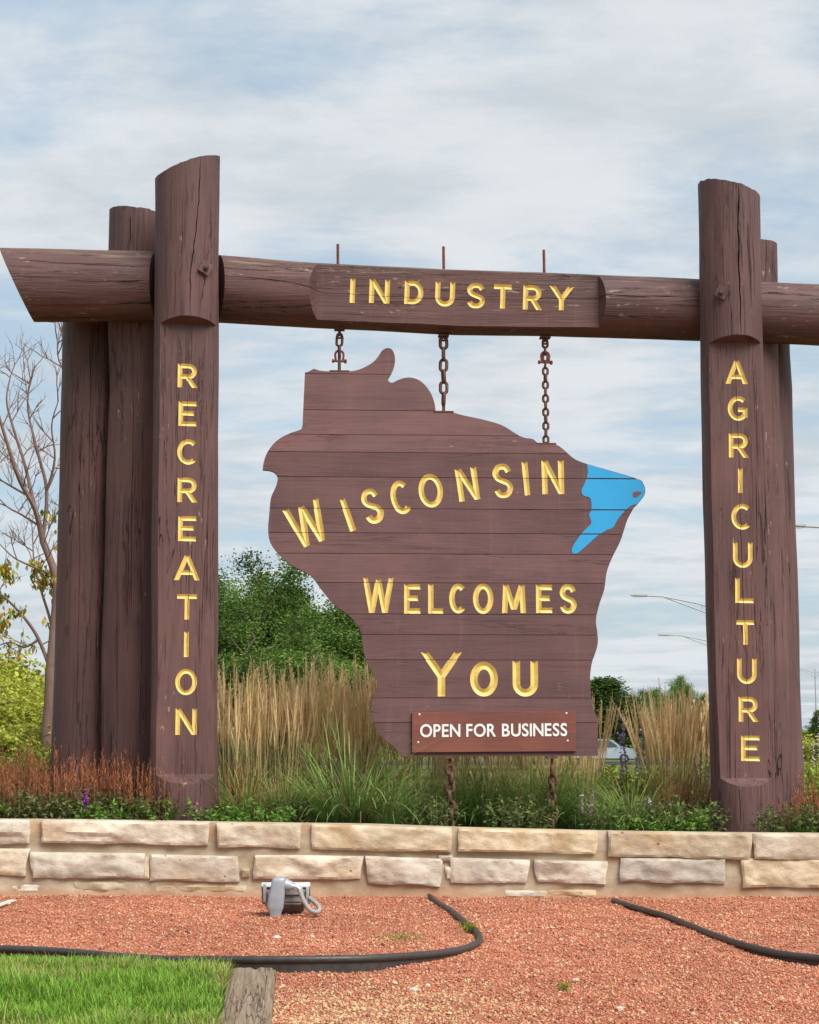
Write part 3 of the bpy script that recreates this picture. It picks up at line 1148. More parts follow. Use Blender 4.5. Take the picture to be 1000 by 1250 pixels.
def chain(px, py0, py1, nlinks, width, r, label, mat=M_RUST, top=None, bot=None, shackle=None, twist=0, sway=0.0, eye=True, group=None):
    """links from py0 to py1 hanging in the sign plane; eye bolt and bottom pin where the photo shows them"""
    yl = TH / 2
    x, zt = to_local(MS, px, py0, yl)
    zb = to_local(MS, px, py1, yl)[1]
    root = empty('hanging_chain', MS @ Vector((x, yl, zb)), PSI, label, 'chain', group)
    H = zt - zb
    pitch = H / nlinks
    L = pitch + 2 * r * 1.02
    me = link_mesh(L, width, r)
    rr_ = random.Random(int(px))
    for i in range(nlinks):
        zc_ = H - pitch * (i + 0.5)
        rz = (R(90) if (i + twist) % 2 else 0) + R(rr_.uniform(-14, 14))
        link('chain_link', me, mat, root, (sway * math.sin(i * 1.7), 0, zc_), (R(rr_.uniform(-3, 3)), R(rr_.uniform(-3, 3)), rz))
    if top is not None:
        z = to_local(MS, px, top, yl)[1] - zb
        bm = bmesh.new()
        add_tube(bm, [(0, 0, z + 0.05), (0, 0, H + 0.010)], 0.012, 8)
        if eye:
            add_tube(bm, [(0.020 * math.cos(a), 0.0, H - 0.006 + 0.020 * math.sin(a)) for a in [2 * math.pi * k / 14 + math.pi / 2 for k in range(15)]], 0.009, 7, cap=False)
        add_box(bm, (0, 0, z - 0.004), (0.085, 0.085, 0.014))
        link('eye_bolt', bm_mesh(bm, 'eye_bolt', 40), M_RUST, root)
    if bot is not None:
        z = to_local(MS, px, bot, yl)[1] - zb
        bm = bmesh.new()
        lo, hi = min(z, 0), max(z, 0)
        add_tube(bm, [(0, 0, lo - 0.03), (0, 0, hi + 0.012)] if z < 0 else [(0, 0, -0.012), (0, 0, z)], 0.013, 8)
        add_box(bm, (0, 0, z - 0.002 if z < 0 else z), (0.16, 0.05, 0.010))
        link('anchor_pin', bm_mesh(bm, 'pin', 40), mat, root)
    if shackle is not None:
        z = to_local(MS, px, shackle, yl)[1] - zb
        link('shackle', shackle_mesh(0.95), M_REDRUST, root, (0, 0, z), (0, 0, R(8)))
    return root


chain(414.5, 409, 436, 2, 0.066, 0.0110, 'short chain of two links with red shackle above the sign\'s left shoulder', top=401.5, bot=453, shackle=434.5)
chain(541.5, 412, 494, 6, 0.080, 0.0140, 'middle top chain of six stout links holding the sign', top=409.5, bot=502.5, twist=0)
chain(665.5, 416, 541, 15, 0.060, 0.0110, 'longest top chain of small dark links near the blue bay', top=411.5, bot=541.5, shackle=436)
chain(549.5, 934, 1012, 7, 0.090, 0.017, 'rusty anchor chain below the sign, nearer the sign\'s left corner', M_RUST, top=924, sway=0.008, twist=0, eye=False)
chain(674, 936, 1012, 7, 0.086, 0.016, 'dark anchor chain below the sign, under the plate\'s right end', M_RUST, top=924, sway=0.008, twist=1, eye=False)

# ------------------------------------------------------------------ ground, gravel, lawn
def ground_z(x, y):
    f = np.clip((y - 19.0) / 75.0, 0, 1)
    return -1.25 * f * f * (3 - 2 * f)


def grid_mesh(name, xs, ys, zf):
    X, Y = np.meshgrid(xs, ys)
    Z = zf(X, Y)
    V = np.stack([X, Y, Z], -1).reshape(-1, 3)
    nx, ny = len(xs), len(ys)
    i = np.arange(nx - 1)[None, :] + np.arange(ny - 1)[:, None] * nx
    q = np.stack([i, i + 1, i + 1 + nx, i + nx], -1).reshape(-1, 4)
    return np_mesh(name, V, [q], smooth=True)


t = NT('field_grass')
nz1 = t.noise(t.mapped((0.25, 0.25, 0.25)), 1, 5, 0.6)
nz2 = t.noise(t.mapped((6, 6, 6)), 1, 4, 0.7)
M_FIELD = t.fin(t.mix(t.ramp(nz1, 0.35, 0.65), t.mix(nz2, (0.05, 0.09, 0.018), (0.10, 0.15, 0.03)), (0.19, 0.17, 0.055)), 0.95, t.bump(nz2, 0.5, 0.05), 0.1)
xs = np.concatenate([[-3000, -1200, -500, -200, -90], np.linspace(-40, 40, 41), [90, 200, 500, 1200, 3000]])
ys = np.concatenate([[-600, -200, -60, -15], np.linspace(-5, 125, 66), [170, 260, 500, 1000, 2000, 4000]])
g = link('ground', grid_mesh('ground', xs, ys, lambda X, Y: ground_z(X, Y) - 0.06 * (Y < 17)), M_FIELD)
tag(g, kind='structure')

t = NT('road_asphalt')
nz = t.noise(t.mapped((3, 3, 3)), 1, 6, 0.7)
M_ROAD = t.fin(t.mix(nz, (0.045, 0.045, 0.047), (0.08, 0.08, 0.08)), 0.9, t.bump(nz, 0.3, 0.02), 0.2)
tag(link('road', grid_mesh('road', np.linspace(-300, 300, 13), np.array([126.0, 130.0, 134.0, 138.0]), lambda X, Y: ground_z(X, Y) + 0.03), M_ROAD), kind='structure')


def nz_np(x, y, s, seed):
    """cheap smooth value noise on arrays"""
    r_ = np.random.default_rng(seed)
    T = r_.random((64, 64))
    u, v = x * s + 31.7, y * s + 17.3
    i, j = np.floor(u).astype(int), np.floor(v).astype(int)
    fu, fv = u - i, v - j
    fu, fv = fu * fu * (3 - 2 * fu), fv * fv * (3 - 2 * fv)
    g00, g10, g01, g11 = T[i % 64, j % 64], T[(i + 1) % 64, j % 64], T[i % 64, (j + 1) % 64], T[(i + 1) % 64, (j + 1) % 64]
    return (g00 * (1 - fu) + g10 * fu) * (1 - fv) + (g01 * (1 - fu) + g11 * fu) * fv


def gravel_z(x, y):
    return 0.022 * (nz_np(x, y, 1.1, 1) - 0.5) + 0.016 * (nz_np(x, y, 3.4, 2) - 0.5) + 0.008 * (nz_np(x, y, 9, 3) - 0.5)


t = NT('gravel_base')
v1 = t.n('ShaderNodeTexVoronoi')
v1.inputs['Scale'].default_value = 70
t.l(t.coord(), v1.inputs['Vector'])
nz = t.noise(t.mapped((2, 2, 2)), 1, 5, 0.6)
c = t.mix(t.ramp(nz, 0.3, 0.7), (0.38, 0.15, 0.085), (0.48, 0.21, 0.125))
c = t.mix(0.4, c, v1.outputs['Color'], 'SOFT_LIGHT')
M_GRAVB = t.fin(c, 0.95, t.bump(v1.outputs['Distance'], 0.9, 0.012), 0.1)
gv = link('gravel_bed', grid_mesh('gravel_bed', np.linspace(-7, 8, 151), np.linspace(3.0, 13.32, 104), gravel_z), M_GRAVB)
tag(gv, kind='structure')

M_GRAV = NT('gravel_stone')
att = M_GRAV.n('ShaderNodeAttribute', attribute_name='col')
gn = M_GRAV.noise(M_GRAV.mapped((160, 160, 160)), 1, 3, 0.6)
M_GRAV = M_GRAV.fin(M_GRAV.mix(M_GRAV.ramp(gn, 0.3, 0.7, 0.0, 0.35), att.outputs['Color'], (0.5, 0.3, 0.2), 'SOFT_LIGHT'), 0.9, M_GRAV.bump(gn, 0.3, 0.004), 0.15)


def inside(px, py, poly):
    c_ = np.zeros(px.shape, bool)
    n = len(poly)
    for i in range(n):
        x0, y0_ = poly[i]
        x1, y1 = poly[(i + 1) % n]
        cond = ((y0_ > py) != (y1 > py)) & (px < (x1 - x0) * (py - y0_) / (y1 - y0_ + 1e-12) + x0)
        c_ ^= cond
    return c_


LAWN_PX = [(-160, 1172), (0, 1172), (60, 1174), (110, 1178), (180, 1184), (240, 1188), (281, 1189), (268, 1255), (258, 1300), (245, 1360), (-260, 1360)]
LAWN = [tuple(on_ground(x, y))[:2] for x, y in LAWN_PX]

NST = 185000
# stones spread evenly per screen area as far as the bed is seen, denser near
yy = 6.7 + (13.28 - 6.7) * rng.random(NST) ** 1.15
xx = (rng.random(NST) * 2 - 1) * (yy * 0.26 + 0.35)
keep = ~inside(xx, yy, LAWN)
xx, yy = xx[keep], yy[keep]
n = len(xx)
base = np.array([[1, 0, 0], [0, 1, 0], [-1, 0, 0], [0, -1, 0], [0, 0, 1], [0, 0, -1]], float)
bt = np.array([[0, 1, 4], [1, 2, 4], [2, 3, 4], [3, 0, 4], [1, 0, 5], [2, 1, 5], [3, 2, 5], [0, 3, 5]])
size = 0.0038 + 0.0058 * rng.random(n) ** 2.2
size *= np.where(rng.random(n) < 0.012, 1.7, 1.0)
ang = rng.random(n) * 6.283
V = base[None] * (0.65 + 0.7 * rng.random((n, 6, 1)))
V += (rng.random((n, 6, 3)) - 0.5) * 0.55
V[:, :, 2] *= 0.72
ca, sa = np.cos(ang)[:, None], np.sin(ang)[:, None]
Vx = V[:, :, 0] * ca - V[:, :, 1] * sa
Vy = V[:, :, 0] * sa + V[:, :, 1] * ca
V = np.stack([Vx, Vy, V[:, :, 2]], -1) * size[:, None, None]
V[:, :, 0] += xx[:, None]
V[:, :, 1] += yy[:, None]
V[:, :, 2] += (gravel_z(xx, yy) + size * 0.35)[:, None]
pal = np.array([[0.44, 0.175, 0.115], [0.38, 0.135, 0.09], [0.50, 0.23, 0.16], [0.56, 0.31, 0.225], [0.30, 0.115, 0.09], [0.47, 0.20, 0.12], [0.64, 0.46, 0.36], [0.15, 0.065, 0.055]])
pw = np.array([0.24, 0.17, 0.2, 0.14, 0.1, 0.08, 0.06, 0.03])
ci = rng.choice(len(pal), n, p=pw / pw.sum())
cst = pal[ci]
# pale crushed limestone mixed in, mostly beside the timber and along the near edge
pc_ = on_ground(430, 1235)
d2 = ((xx - pc_.x) / 0.62) ** 2 + ((yy - pc_.y) / 0.75) ** 2
pp_ = 0.48 * np.exp(-d2) + 0.03 + 0.12 * np.clip((9.2 - yy) / 2.5, 0, 1) * nz_np(xx, yy, 1.3, 8)
pale = rng.random(n) < pp_
cp_ = np.array([0.60, 0.47, 0.29]) * (0.6 + 0.6 * rng.random((n, 1)))
cst = np.where(pale[:, None], cp_, cst)
cst = cst * np.array([1.04, 1.0, 0.92]) * (0.82 + 0.32 * rng.random((n, 1))) * (0.80 + 0.26 * nz_np(xx, yy, 1.6, 5) + 0.16 * nz_np(xx, yy, 5.5, 15))[:, None]
Fc = (bt[None] + (np.arange(n) * 6)[:, None, None]).reshape(-1, 3)
gs = link('gravel', np_mesh('gravel', V.reshape(-1, 3), [Fc], np.repeat(cst, 6, 0)), M_GRAV)
tag(gs, 'loose red crushed stone covering the ground in front of the low wall', 'gravel', kind='stuff')

# a few bigger pale stones lying on top, each its own thing
bigs = [(382, 1146), (312, 1186), (505, 1212), (522, 1206), (757, 1235), (338, 1147), (482, 1203), (703, 1200)]


def rock_mesh(seed, r):
    bm = bmesh.new()
    bmesh.ops.create_icosphere(bm, subdivisions=2, radius=r)
    for v in bm.verts:
        q = v.co * (1.3 / r) + Vector((seed * 3.1, 0, seed))
        v.co *= 1 + 0.35 * noise.noise(q)
        v.co.z *= 0.6
    return bm_mesh(bm, 'pebble')


# ------------------------------------------------------------------ lawn
t = NT('lawn_soil')
nz = t.noise(t.mapped((30, 30, 30)), 1, 4)
M_LSOIL = t.fin(t.mix(nz, (0.05, 0.075, 0.012), (0.12, 0.13, 0.03)), 0.95, t.bump(nz, 0.5, 0.02), 0.1)
bm = bmesh.new()
bm.faces.new([bm.verts.new((x, y, 0.016)) for x, y in LAWN]).normal_update()
bmesh.ops.triangulate(bm, faces=bm.faces)
tag(link('lawn', bm_mesh(bm, 'lawn'), M_LSOIL), kind='structure')


def veg_mat(name, rough=0.6, trans=0.3, spec=0.25):
    t = NT(name)
    at_ = t.n('ShaderNodeAttribute', attribute_name='col')
    inf = t.n('ShaderNodeObjectInfo')
    hs = t.n('ShaderNodeHueSaturation')
    t.l(at_.outputs['Color'], hs.inputs['Color'])
    mr = t.n('ShaderNodeMapRange')
    mr.inputs[3].default_value = 0.85
    mr.inputs[4].default_value = 1.15
    t.l(inf.outputs['Random'], mr.inputs[0])
    t.l(mr.outputs[0], hs.inputs['Value'])
    t.fin(hs.outputs[0], rough, None, spec)
    tr = t.n('ShaderNodeBsdfTranslucent')
    t.l(hs.outputs[0], tr.inputs['Color'])
    ms = t.n('ShaderNodeMixShader')
    ms.inputs[0].default_value = trans
    t.l(t.b.outputs[0], ms.inputs[1])
    t.l(tr.outputs[0], ms.inputs[2])
    t.l(ms.outputs[0], t.out.inputs['Surface'])
    return t.m


M_VEG = veg_mat('foliage')
M_DRY = veg_mat('dry_plume', 0.85, 0.10, 0.1)


def blades(base, length, width, az, lean, curl, segs, c0, c1, twist=None, taper=0.8):
    """n curved flat blades; arrays of n. c0/c1 root and tip colours (n,3)"""
    n = len(base)
    tt = np.linspace(0, 1, segs + 1)
    P = np.zeros((n, segs + 1, 3))
    P[:, 0] = base
    dirx, diry = np.cos(az), np.sin(az)
    for s in range(segs):
        a = lean + curl * (tt[s] + tt[s + 1]) / 2
        dl = length / segs
        P[:, s + 1, 0] = P[:, s, 0] + np.sin(a) * dirx * dl
        P[:, s + 1, 1] = P[:, s, 1] + np.sin(a) * diry * dl
        P[:, s + 1, 2] = P[:, s, 2] + np.cos(a) * dl
    tw = twist if twist is not None else np.zeros(n)
    sx, sy = np.cos(az + np.pi / 2 + tw), np.sin(az + np.pi / 2 + tw)
    W = width[:, None] * np.maximum(0.12, (1 - tt[None] ** 2 * taper)) * np.where(tt[None] < 0.01, 0.6, 1) / 2
    side = np.stack([sx, sy, np.zeros(n)], -1)[:, None, :] * W[:, :, None]
    V = np.stack([P - side, P + side], 2).reshape(-1, 3)
    k = (segs + 1) * 2
    q = np.array([[2 * s, 2 * s + 1, 2 * s + 3, 2 * s + 2] for s in range(segs)])
    Fq = (q[None] + (np.arange(n) * k)[:, None, None]).reshape(-1, 4)
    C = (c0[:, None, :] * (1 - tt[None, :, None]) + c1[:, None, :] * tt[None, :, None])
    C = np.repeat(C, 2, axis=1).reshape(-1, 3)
    return V, Fq, C, P


class Acc:
    def __init__(self):
        self.V, self.F, self.C, self.n = [], [], [], 0

    def add(self, V, F_, C):
        self.V.append(V)
        self.F.append(F_ + self.n)
        self.C.append(C)
        self.n += len(V)

    def mesh(self, name):
        byk = {}
        for f in self.F:
            byk.setdefault(f.shape[1], []).append(f)
        return np_mesh(name, np.concatenate(self.V), [np.concatenate(v) for v in byk.values()], np.concatenate(self.C))


def vary(col, n, amt, g=rng):
    return np.asarray(col)[None] * (1 + amt * (g.random((n, 1)) * 2 - 1)) * (1 + amt * 0.35 * (g.random((n, 3)) * 2 - 1))


# lawn blades
lx0, lx1 = min(p[0] for p in LAWN), max(p[0] for p in LAWN)
NL = 70000
gy = 6.6 + (9.75 - 6.6) * rng.random(NL)
gx = -0.26 * gy - 0.4 + (lx1 + 0.26 * gy + 0.4) * rng.random(NL)
ok_ = inside(gx, gy, LAWN)
gx, gy = gx[ok_], gy[ok_]
n = len(gx)
tuft = nz_np(gx, gy, 5, 21)
dry = np.clip((nz_np(gx, gy, 2.2, 22) - 0.52) * 3.0, 0, 1)
edge_ = np.clip((gx - (lx1 - 0.35)) / 0.35, 0, 1)
dry = np.clip(dry * 0.6 + edge_ * 0.6 * nz_np(gx, gy, 6, 29), 0, 1)
ln = (0.045 + 0.07 * rng.random(n)) * (0.6 + 0.8 * tuft) * (1 - 0.35 * edge_) * np.clip(0.3 + (9.45 - gy) * 1.3, 0.3, 1.0)
isd = rng.random(n) < dry * 0.75
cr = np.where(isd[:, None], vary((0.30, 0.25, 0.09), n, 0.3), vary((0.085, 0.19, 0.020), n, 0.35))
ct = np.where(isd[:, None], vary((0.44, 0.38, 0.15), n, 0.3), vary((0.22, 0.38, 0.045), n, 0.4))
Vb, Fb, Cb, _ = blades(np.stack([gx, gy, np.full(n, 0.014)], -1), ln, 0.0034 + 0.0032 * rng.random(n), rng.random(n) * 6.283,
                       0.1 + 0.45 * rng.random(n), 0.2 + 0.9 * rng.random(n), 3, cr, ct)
tag(link('lawn_grass', np_mesh('lawn_grass', Vb, [Fb], Cb), M_VEG), 'bright green mown grass in the lower left corner', 'grass', kind='stuff')

# ------------------------------------------------------------------ weathered timber set in the ground
t = NT('weathered_timber')
st_ = t.noise(t.mapped((70, 2.2, 30)), 1, 6, 0.7, 0.1)
ck = t.noise(t.mapped((20, 0.7, 8), loc=(2, 4, 1)), 1, 5, 0.65, 0.1)
ckl = t.ramp(t.math('ABSOLUTE', t.math('SUBTRACT', ck, 0.5)), 0.003, 0.018, 1, 0)
lc_ = t.noise(t.mapped((9, 9, 9)), 1, 5, 0.7)
c = t.mix(t.ramp(st_, 0.3, 0.7), (0.16, 0.112, 0.078), (0.32, 0.245, 0.18))
c = t.mix(t.ramp(lc_, 0.52, 0.68, 0, 0.5), c, (0.21, 0.19, 0.13))
c = t.mix(t.math('MULTIPLY', ckl, 0.8), c, (0.03, 0.02, 0.015))
M_TIMB = t.fin(c, 0.95, t.bump(t.math('SUBTRACT', st_, ckl), 0.6, 0.006), 0.1)
ZT = 0.055
TL = [on_ground(281, 1180, ZT), on_ground(337, 1180, ZT), on_ground(326, 1300, ZT), on_ground(258, 1300, ZT)]
bm = bmesh.new()
nu, nv = 9, 60
top = []
for j in range(nv + 1):
    row = []
    for i in range(nu + 1):
        a, b = TL[0].lerp(TL[3], j / nv), TL[1].lerp(TL[2], j / nv)
        p = a.lerp(b, i / nu)
        p = Vector((p.x + 0.004 * noise.noise(Vector((i * 5, j * 0.9, 2))), p.y + (0.008 * noise.noise(Vector((i * 1.9, 0, 7))) if j == 0 else 0),
                    ZT + 0.006 * noise.noise(Vector((i * 0.9, j * 0.25, 3))) - (0.012 if i in (0, nu) else 0) - (0.008 if j == 0 else 0)))
        if j < 4 and i == 5:
            p.z -= 0.012 * (4 - j) / 4
        row.append(bm.verts.new(p))
    top.append(row)
for j in range(nv):
    for i in range(nu):
        bm.faces.new((top[j][i], top[j + 1][i], top[j + 1][i + 1], top[j][i + 1]))
rim = [top[0][i] for i in range(nu + 1)] + [top[j][nu] for j in range(1, nv + 1)] + [top[nv][i] for i in range(nu - 1, -1, -1)] + [top[j][0] for j in range(nv - 1, 0, -1)]
low = [bm.verts.new((v.co.x, v.co.y, -0.05)) for v in rim]
for i in range(len(rim)):
    k = (i + 1) % len(rim)
    bm.faces.new((rim[i], rim[k], low[k], low[i]))
bm.faces.new(low)
tdir = (TL[0] - TL[3])
MT = Matrix.Translation((TL[0].x, TL[0].y, 0)) @ Matrix.Rotation(math.atan2(-tdir.x, tdir.y), 4, 'Z')
bmesh.ops.transform(bm, matrix=MT.inverted(), verts=bm.verts)
tim = link('landscape_timber', bm_mesh(bm, 'timber', 40), M_TIMB)
tim.matrix_world = MT
tag(tim, 'weathered grey-brown timber at the lawn\'s right edge', 'timber')

# ------------------------------------------------------------------ black edging
t = NT('black_plastic')
nz = t.noise(t.mapped((25, 25, 25)), 1, 5, 0.6)
M_BLACK = t.fin(t.mix(nz, (0.014, 0.014, 0.014), (0.07, 0.064, 0.058)), t.ramp(nz, 0.3, 0.7, 0.38, 0.6), t.bump(nz, 0.1, 0.005), 0.5)


def edging(label, path, r=0.019):
    P = [Vector(on_ground(x, y, z)) for x, y, z in path]
    Q = []
    for i in range(len(P) - 1):
        p0, p1, p2, p3 = P[max(i - 1, 0)], P[i], P[i + 1], P[min(i + 2, len(P) - 1)]
        for j in range(8):
            u = j / 8
            Q.append(0.5 * ((2 * p1) + (p2 - p0) * u + (2 * p0 - 5 * p1 + 4 * p2 - p3) * u ** 2 + (3 * p1 - p0 - 3 * p2 + p3) * u ** 3))
    Q.append(P[-1])
    root = empty('garden_edging', (Q[0].x, Q[0].y, 0), 0, label, 'edging')
    o = Vector((Q[0].x, Q[0].y, 0))
    bm = bmesh.new()
    add_tube(bm, [q - o for q in Q], r, 12)
    link('tube', bm_mesh(bm, 'tube', 50), M_BLACK, root)
    bm = bmesh.new()
    rows = []
    for i, q in enumerate(Q):
        t_ = (Q[min(i + 1, len(Q) - 1)] - Q[max(i - 1, 0)])
        nn = Vector((-t_.y, t_.x, 0)).normalized() * 0.003
        q = q - o
        rows.append([bm.verts.new((q.x + nn.x, q.y + nn.y, q.z - 0.8 * r)), bm.verts.new((q.x - nn.x, q.y - nn.y, q.z - 0.8 * r)),
                     bm.verts.new((q.x - nn.x, q.y - nn.y, -0.05)), bm.verts.new((q.x + nn.x, q.y + nn.y, -0.05))])
    for a, b in zip(rows, rows[1:]):
        for j in range(4):
            bm.faces.new((a[j], a[(j + 1) % 4], b[(j + 1) % 4], b[j]))
    bm.faces.new(rows[0])
    bm.faces.new(list(reversed(rows[-1])))
    link('fin', bm_mesh(bm, 'fin', 40), M_BLACK, root)


edging('curved black plastic edging between the lawn and the red gravel',
       [(-120, 1157, .05), (-40, 1157, .045), (0, 1158, .045), (50, 1160, .045), (100, 1163.5, .045), (150, 1168, .045), (200, 1171, .05), (260, 1171.5, .06), (330, 1171.5, .07),
        (400, 1171, .07), (460, 1169.5, .062), (520, 1165.5, .04), (560, 1160, .025), (580, 1153, .018), (586, 1146, .016), (582, 1138, .016), (570, 1128, .015), (552, 1113, .014), (538, 1104, .012), (524, 1094, .008)])
edging('straight black plastic edging crossing the gravel at right',
       [(749, 1099, .006), (760, 1103, .012), (790, 1112, .014), (815, 1119, .012), (835, 1127, .016), (870, 1141, .022), (905, 1153, .026), (950, 1164, .028), (1000, 1170, .03), (1070, 1176, .03), (1140, 1179, .02)])

# ------------------------------------------------------------------ stone wall
MW = Matrix.Translation((0, 13.2, 0)) @ Matrix.Rotation(math.atan(-0.02), 4, 'Z')
t = NT('limestone')
inf = t.n('ShaderNodeObjectInfo')
ad = t.n('ShaderNodeVectorMath', operation='ADD')
sc_ = t.n('ShaderNodeVectorMath', operation='SCALE')
sc_.inputs[0].default_value = (31, 17, 23)
t.l(inf.outputs['Random'], sc_.inputs[3])
t.l(t.coord(), ad.inputs[0])
t.l(sc_.outputs[0], ad.inputs[1])
s_ = ad.outputs[0]
n_a = t.noise(t.mapped((4, 4, 7), src=s_), 1, 6, 0.65, 0.3)
n_b = t.noise(t.mapped((18, 18, 30), src=s_), 1, 6, 0.7, 0.2)
n_c = t.noise(t.mapped((55, 55, 80), src=s_), 1, 4, 0.7)
n_d = t.noise(t.mapped((2.2, 2.2, 4), loc=(4, 4, 4), src=s_), 1, 5, 0.6)
c = t.mix(t.ramp(n_a, 0.32, 0.68), (0.42, 0.335, 0.235), (0.68, 0.60, 0.475))
c = t.mix(t.ramp(n_d, 0.48, 0.7, 0, 0.6), c, (0.52, 0.34, 0.185))
c = t.mix(t.ramp(n_b, 0.55, 0.75, 0, 0.5), c, (0.30, 0.25, 0.20))
v_ = t.n('ShaderNodeTexVoronoi')
v_.inputs['Scale'].default_value = 11
t.l(s_, v_.inputs['Vector'])
pit = t.math('MULTIPLY', t.ramp(v_.outputs['Distance'], 0.05, 0.13, 1, 0), t.ramp(n_d, 0.5, 0.6))
c = t.mix(t.math('MULTIPLY', pit, 0.7), c, (0.10, 0.085, 0.07))
hv = t.n('ShaderNodeHueSaturation')
t.l(t.ramp(t.math('FRACT', t.math('MULTIPLY', inf.outputs['Random'], 7.3)), 0.0, 1.0, 0.65, 1.25), hv.inputs['Saturation'])
mr = t.n('ShaderNodeMapRange')
mr.inputs[3].default_value = 0.80
mr.inputs[4].default_value = 1.16
t.l(inf.outputs['Random'], mr.inputs[0])
t.l(mr.outputs[0], hv.inputs['Value'])
t.l(c, hv.inputs['Color'])
hgt = t.math('ADD', t.math('MULTIPLY', n_b, 0.8), t.math('MULTIPLY', n_c, 0.35))
hgt = t.math('SUBTRACT', hgt, t.math('MULTIPLY', pit, 0.8))
M_LIME = t.fin(hv.outputs[0], 0.9, t.bump(hgt, 0.8, 0.010), 0.15)

t = NT('mortar')
n_a = t.noise(t.mapped((3, 3, 6)), 1, 6, 0.65)
n_b = t.noise(t.mapped((40, 40, 40)), 1, 5, 0.7)
n_d = t.noise(t.mapped((1.4, 1.4, 5), loc=(9, 4, 4)), 1, 5, 0.6)
c = t.mix(t.ramp(n_a, 0.3, 0.7), (0.32, 0.25, 0.17), (0.52, 0.44, 0.325))
c = t.mix(t.ramp(n_d, 0.5, 0.68, 0, 0.65), c, (0.45, 0.24, 0.12))
c = t.mix(t.ramp(n_b, 0.55, 0.8, 0, 0.35), c, (0.22, 0.18, 0.14))
sz_ = t.n('ShaderNodeSeparateXYZ')
t.l(t.coord(), sz_.inputs[0])
c = t.mix(t.ramp(t.math('ADD', sz_.outputs['Z'], t.math('MULTIPLY', n_a, 0.12)), 0.06, 0.15, 0.75, 0.0), c, (0.40, 0.22, 0.13))   # red dust splashed on the foot
M_MORT = t.fin(c, 0.95, t.bump(n_b, 0.6, 0.008), 0.1)

wall = empty('stone_wall', (0, 13.2, 0), math.atan(-0.02), 'low pale limestone retaining wall of two rough courses with wide mortar', 'wall')
TOPL = [(-260, 998), (0, 1000.3), (120, 1001.3), (300, 1004.5), (450, 1006.5), (560, 1010.5), (740, 1015), (870, 1017), (1000, 1018), (1260, 1022)]


def wall_top(px):
    for a, b in zip(TOPL, TOPL[1:]):
        if px <= b[0]:
            return a[1] + (b[1] - a[1]) * (px - a[0]) / (b[0] - a[0])
    return TOPL[-1][1]


def stone_mesh(pts4, seed, proud, back=0.14):
    """rough split-faced block; pts4 = local (x,z) corners: tl, tr, br, bl"""
    tl, tr, br, bl = (Vector(p) for p in pts4)
    w, h = (tr - tl).length, (tl - bl).length
    nx, nz = max(6, int(w / 0.016)), max(4, int(h / 0.016))
    rs_ = random.Random(int(seed * 100))
    planes = []
    for _ in range(5 + int(w / 0.16)):
        planes.append((tl.x + rs_.random() * w, bl.y + rs_.random() * h, rs_.uniform(0.0, 0.022), rs_.gauss(0, 0.10), rs_.gauss(0, 0.22)))
    bm = bmesh.new()
    rows = []
    for j in range(nz + 1):
        v = j / nz
        row = []
        for i in range(nx + 1):
            u = i / nx
            p = tl.lerp(tr, u).lerp(bl.lerp(br, u), v)
            q = Vector((p.x * 3.3 + seed * 7.7, p.y * 5 + seed, seed * 1.3))
            e = min(u * w, (1 - u) * w, v * h, (1 - v) * h)
            wob = 0.012 * noise.noise(q * 1.6)
            # chiselled face: the lowest of a handful of tilted planes, plus grit
            hk = min(a_ + gx_ * (p.x + wob - x_) + gz_ * (p.y + wob - z_) for x_, z_, a_, gx_, gz_ in planes)
            grit = 0.009 * noise.noise(q * 2.6) + 0.006 * noise.noise(q * 5.2) + 0.003 * noise.noise(q * 9)
            y = -proud - max(-0.022, hk) - grit + (0.010 if e < 1e-6 else 0.0)
            ex = 0.014 * noise.noise(Vector((p.x * 6, p.y * 9, seed))) if i in (0, nx) else 0.0
            ez = 0.010 * noise.noise(Vector((p.x * 5, seed, p.y * 7))) if (j == nz or j == 0) else 0.0
            if j == 0:
                ez = min(0.0, ez) * 0.6
            row.append(bm.verts.new((p.x + ex, y, p.y + ez)))
        rows.append(row)
    for j in range(nz):
        for i in range(nx):
            bm.faces.new((rows[j][i], rows[j + 1][i], rows[j + 1][i + 1], rows[j][i + 1]))
    rim = rows[0][:] + [rows[j][nx] for j in range(1, nz + 1)] + rows[nz][-2::-1] + [rows[j][0] for j in range(nz - 1, 0, -1)]
    bk2 = [bm.verts.new((v.co.x, back, v.co.z)) for v in rim]
    for i in range(len(rim)):
        k = (i + 1) % len(rim)
        bm.faces.new((rim[i], rim[k], bk2[k], bk2[i]))
    bm.faces.new(bk2)
    return bm_mesh(bm, 'stone', 32)


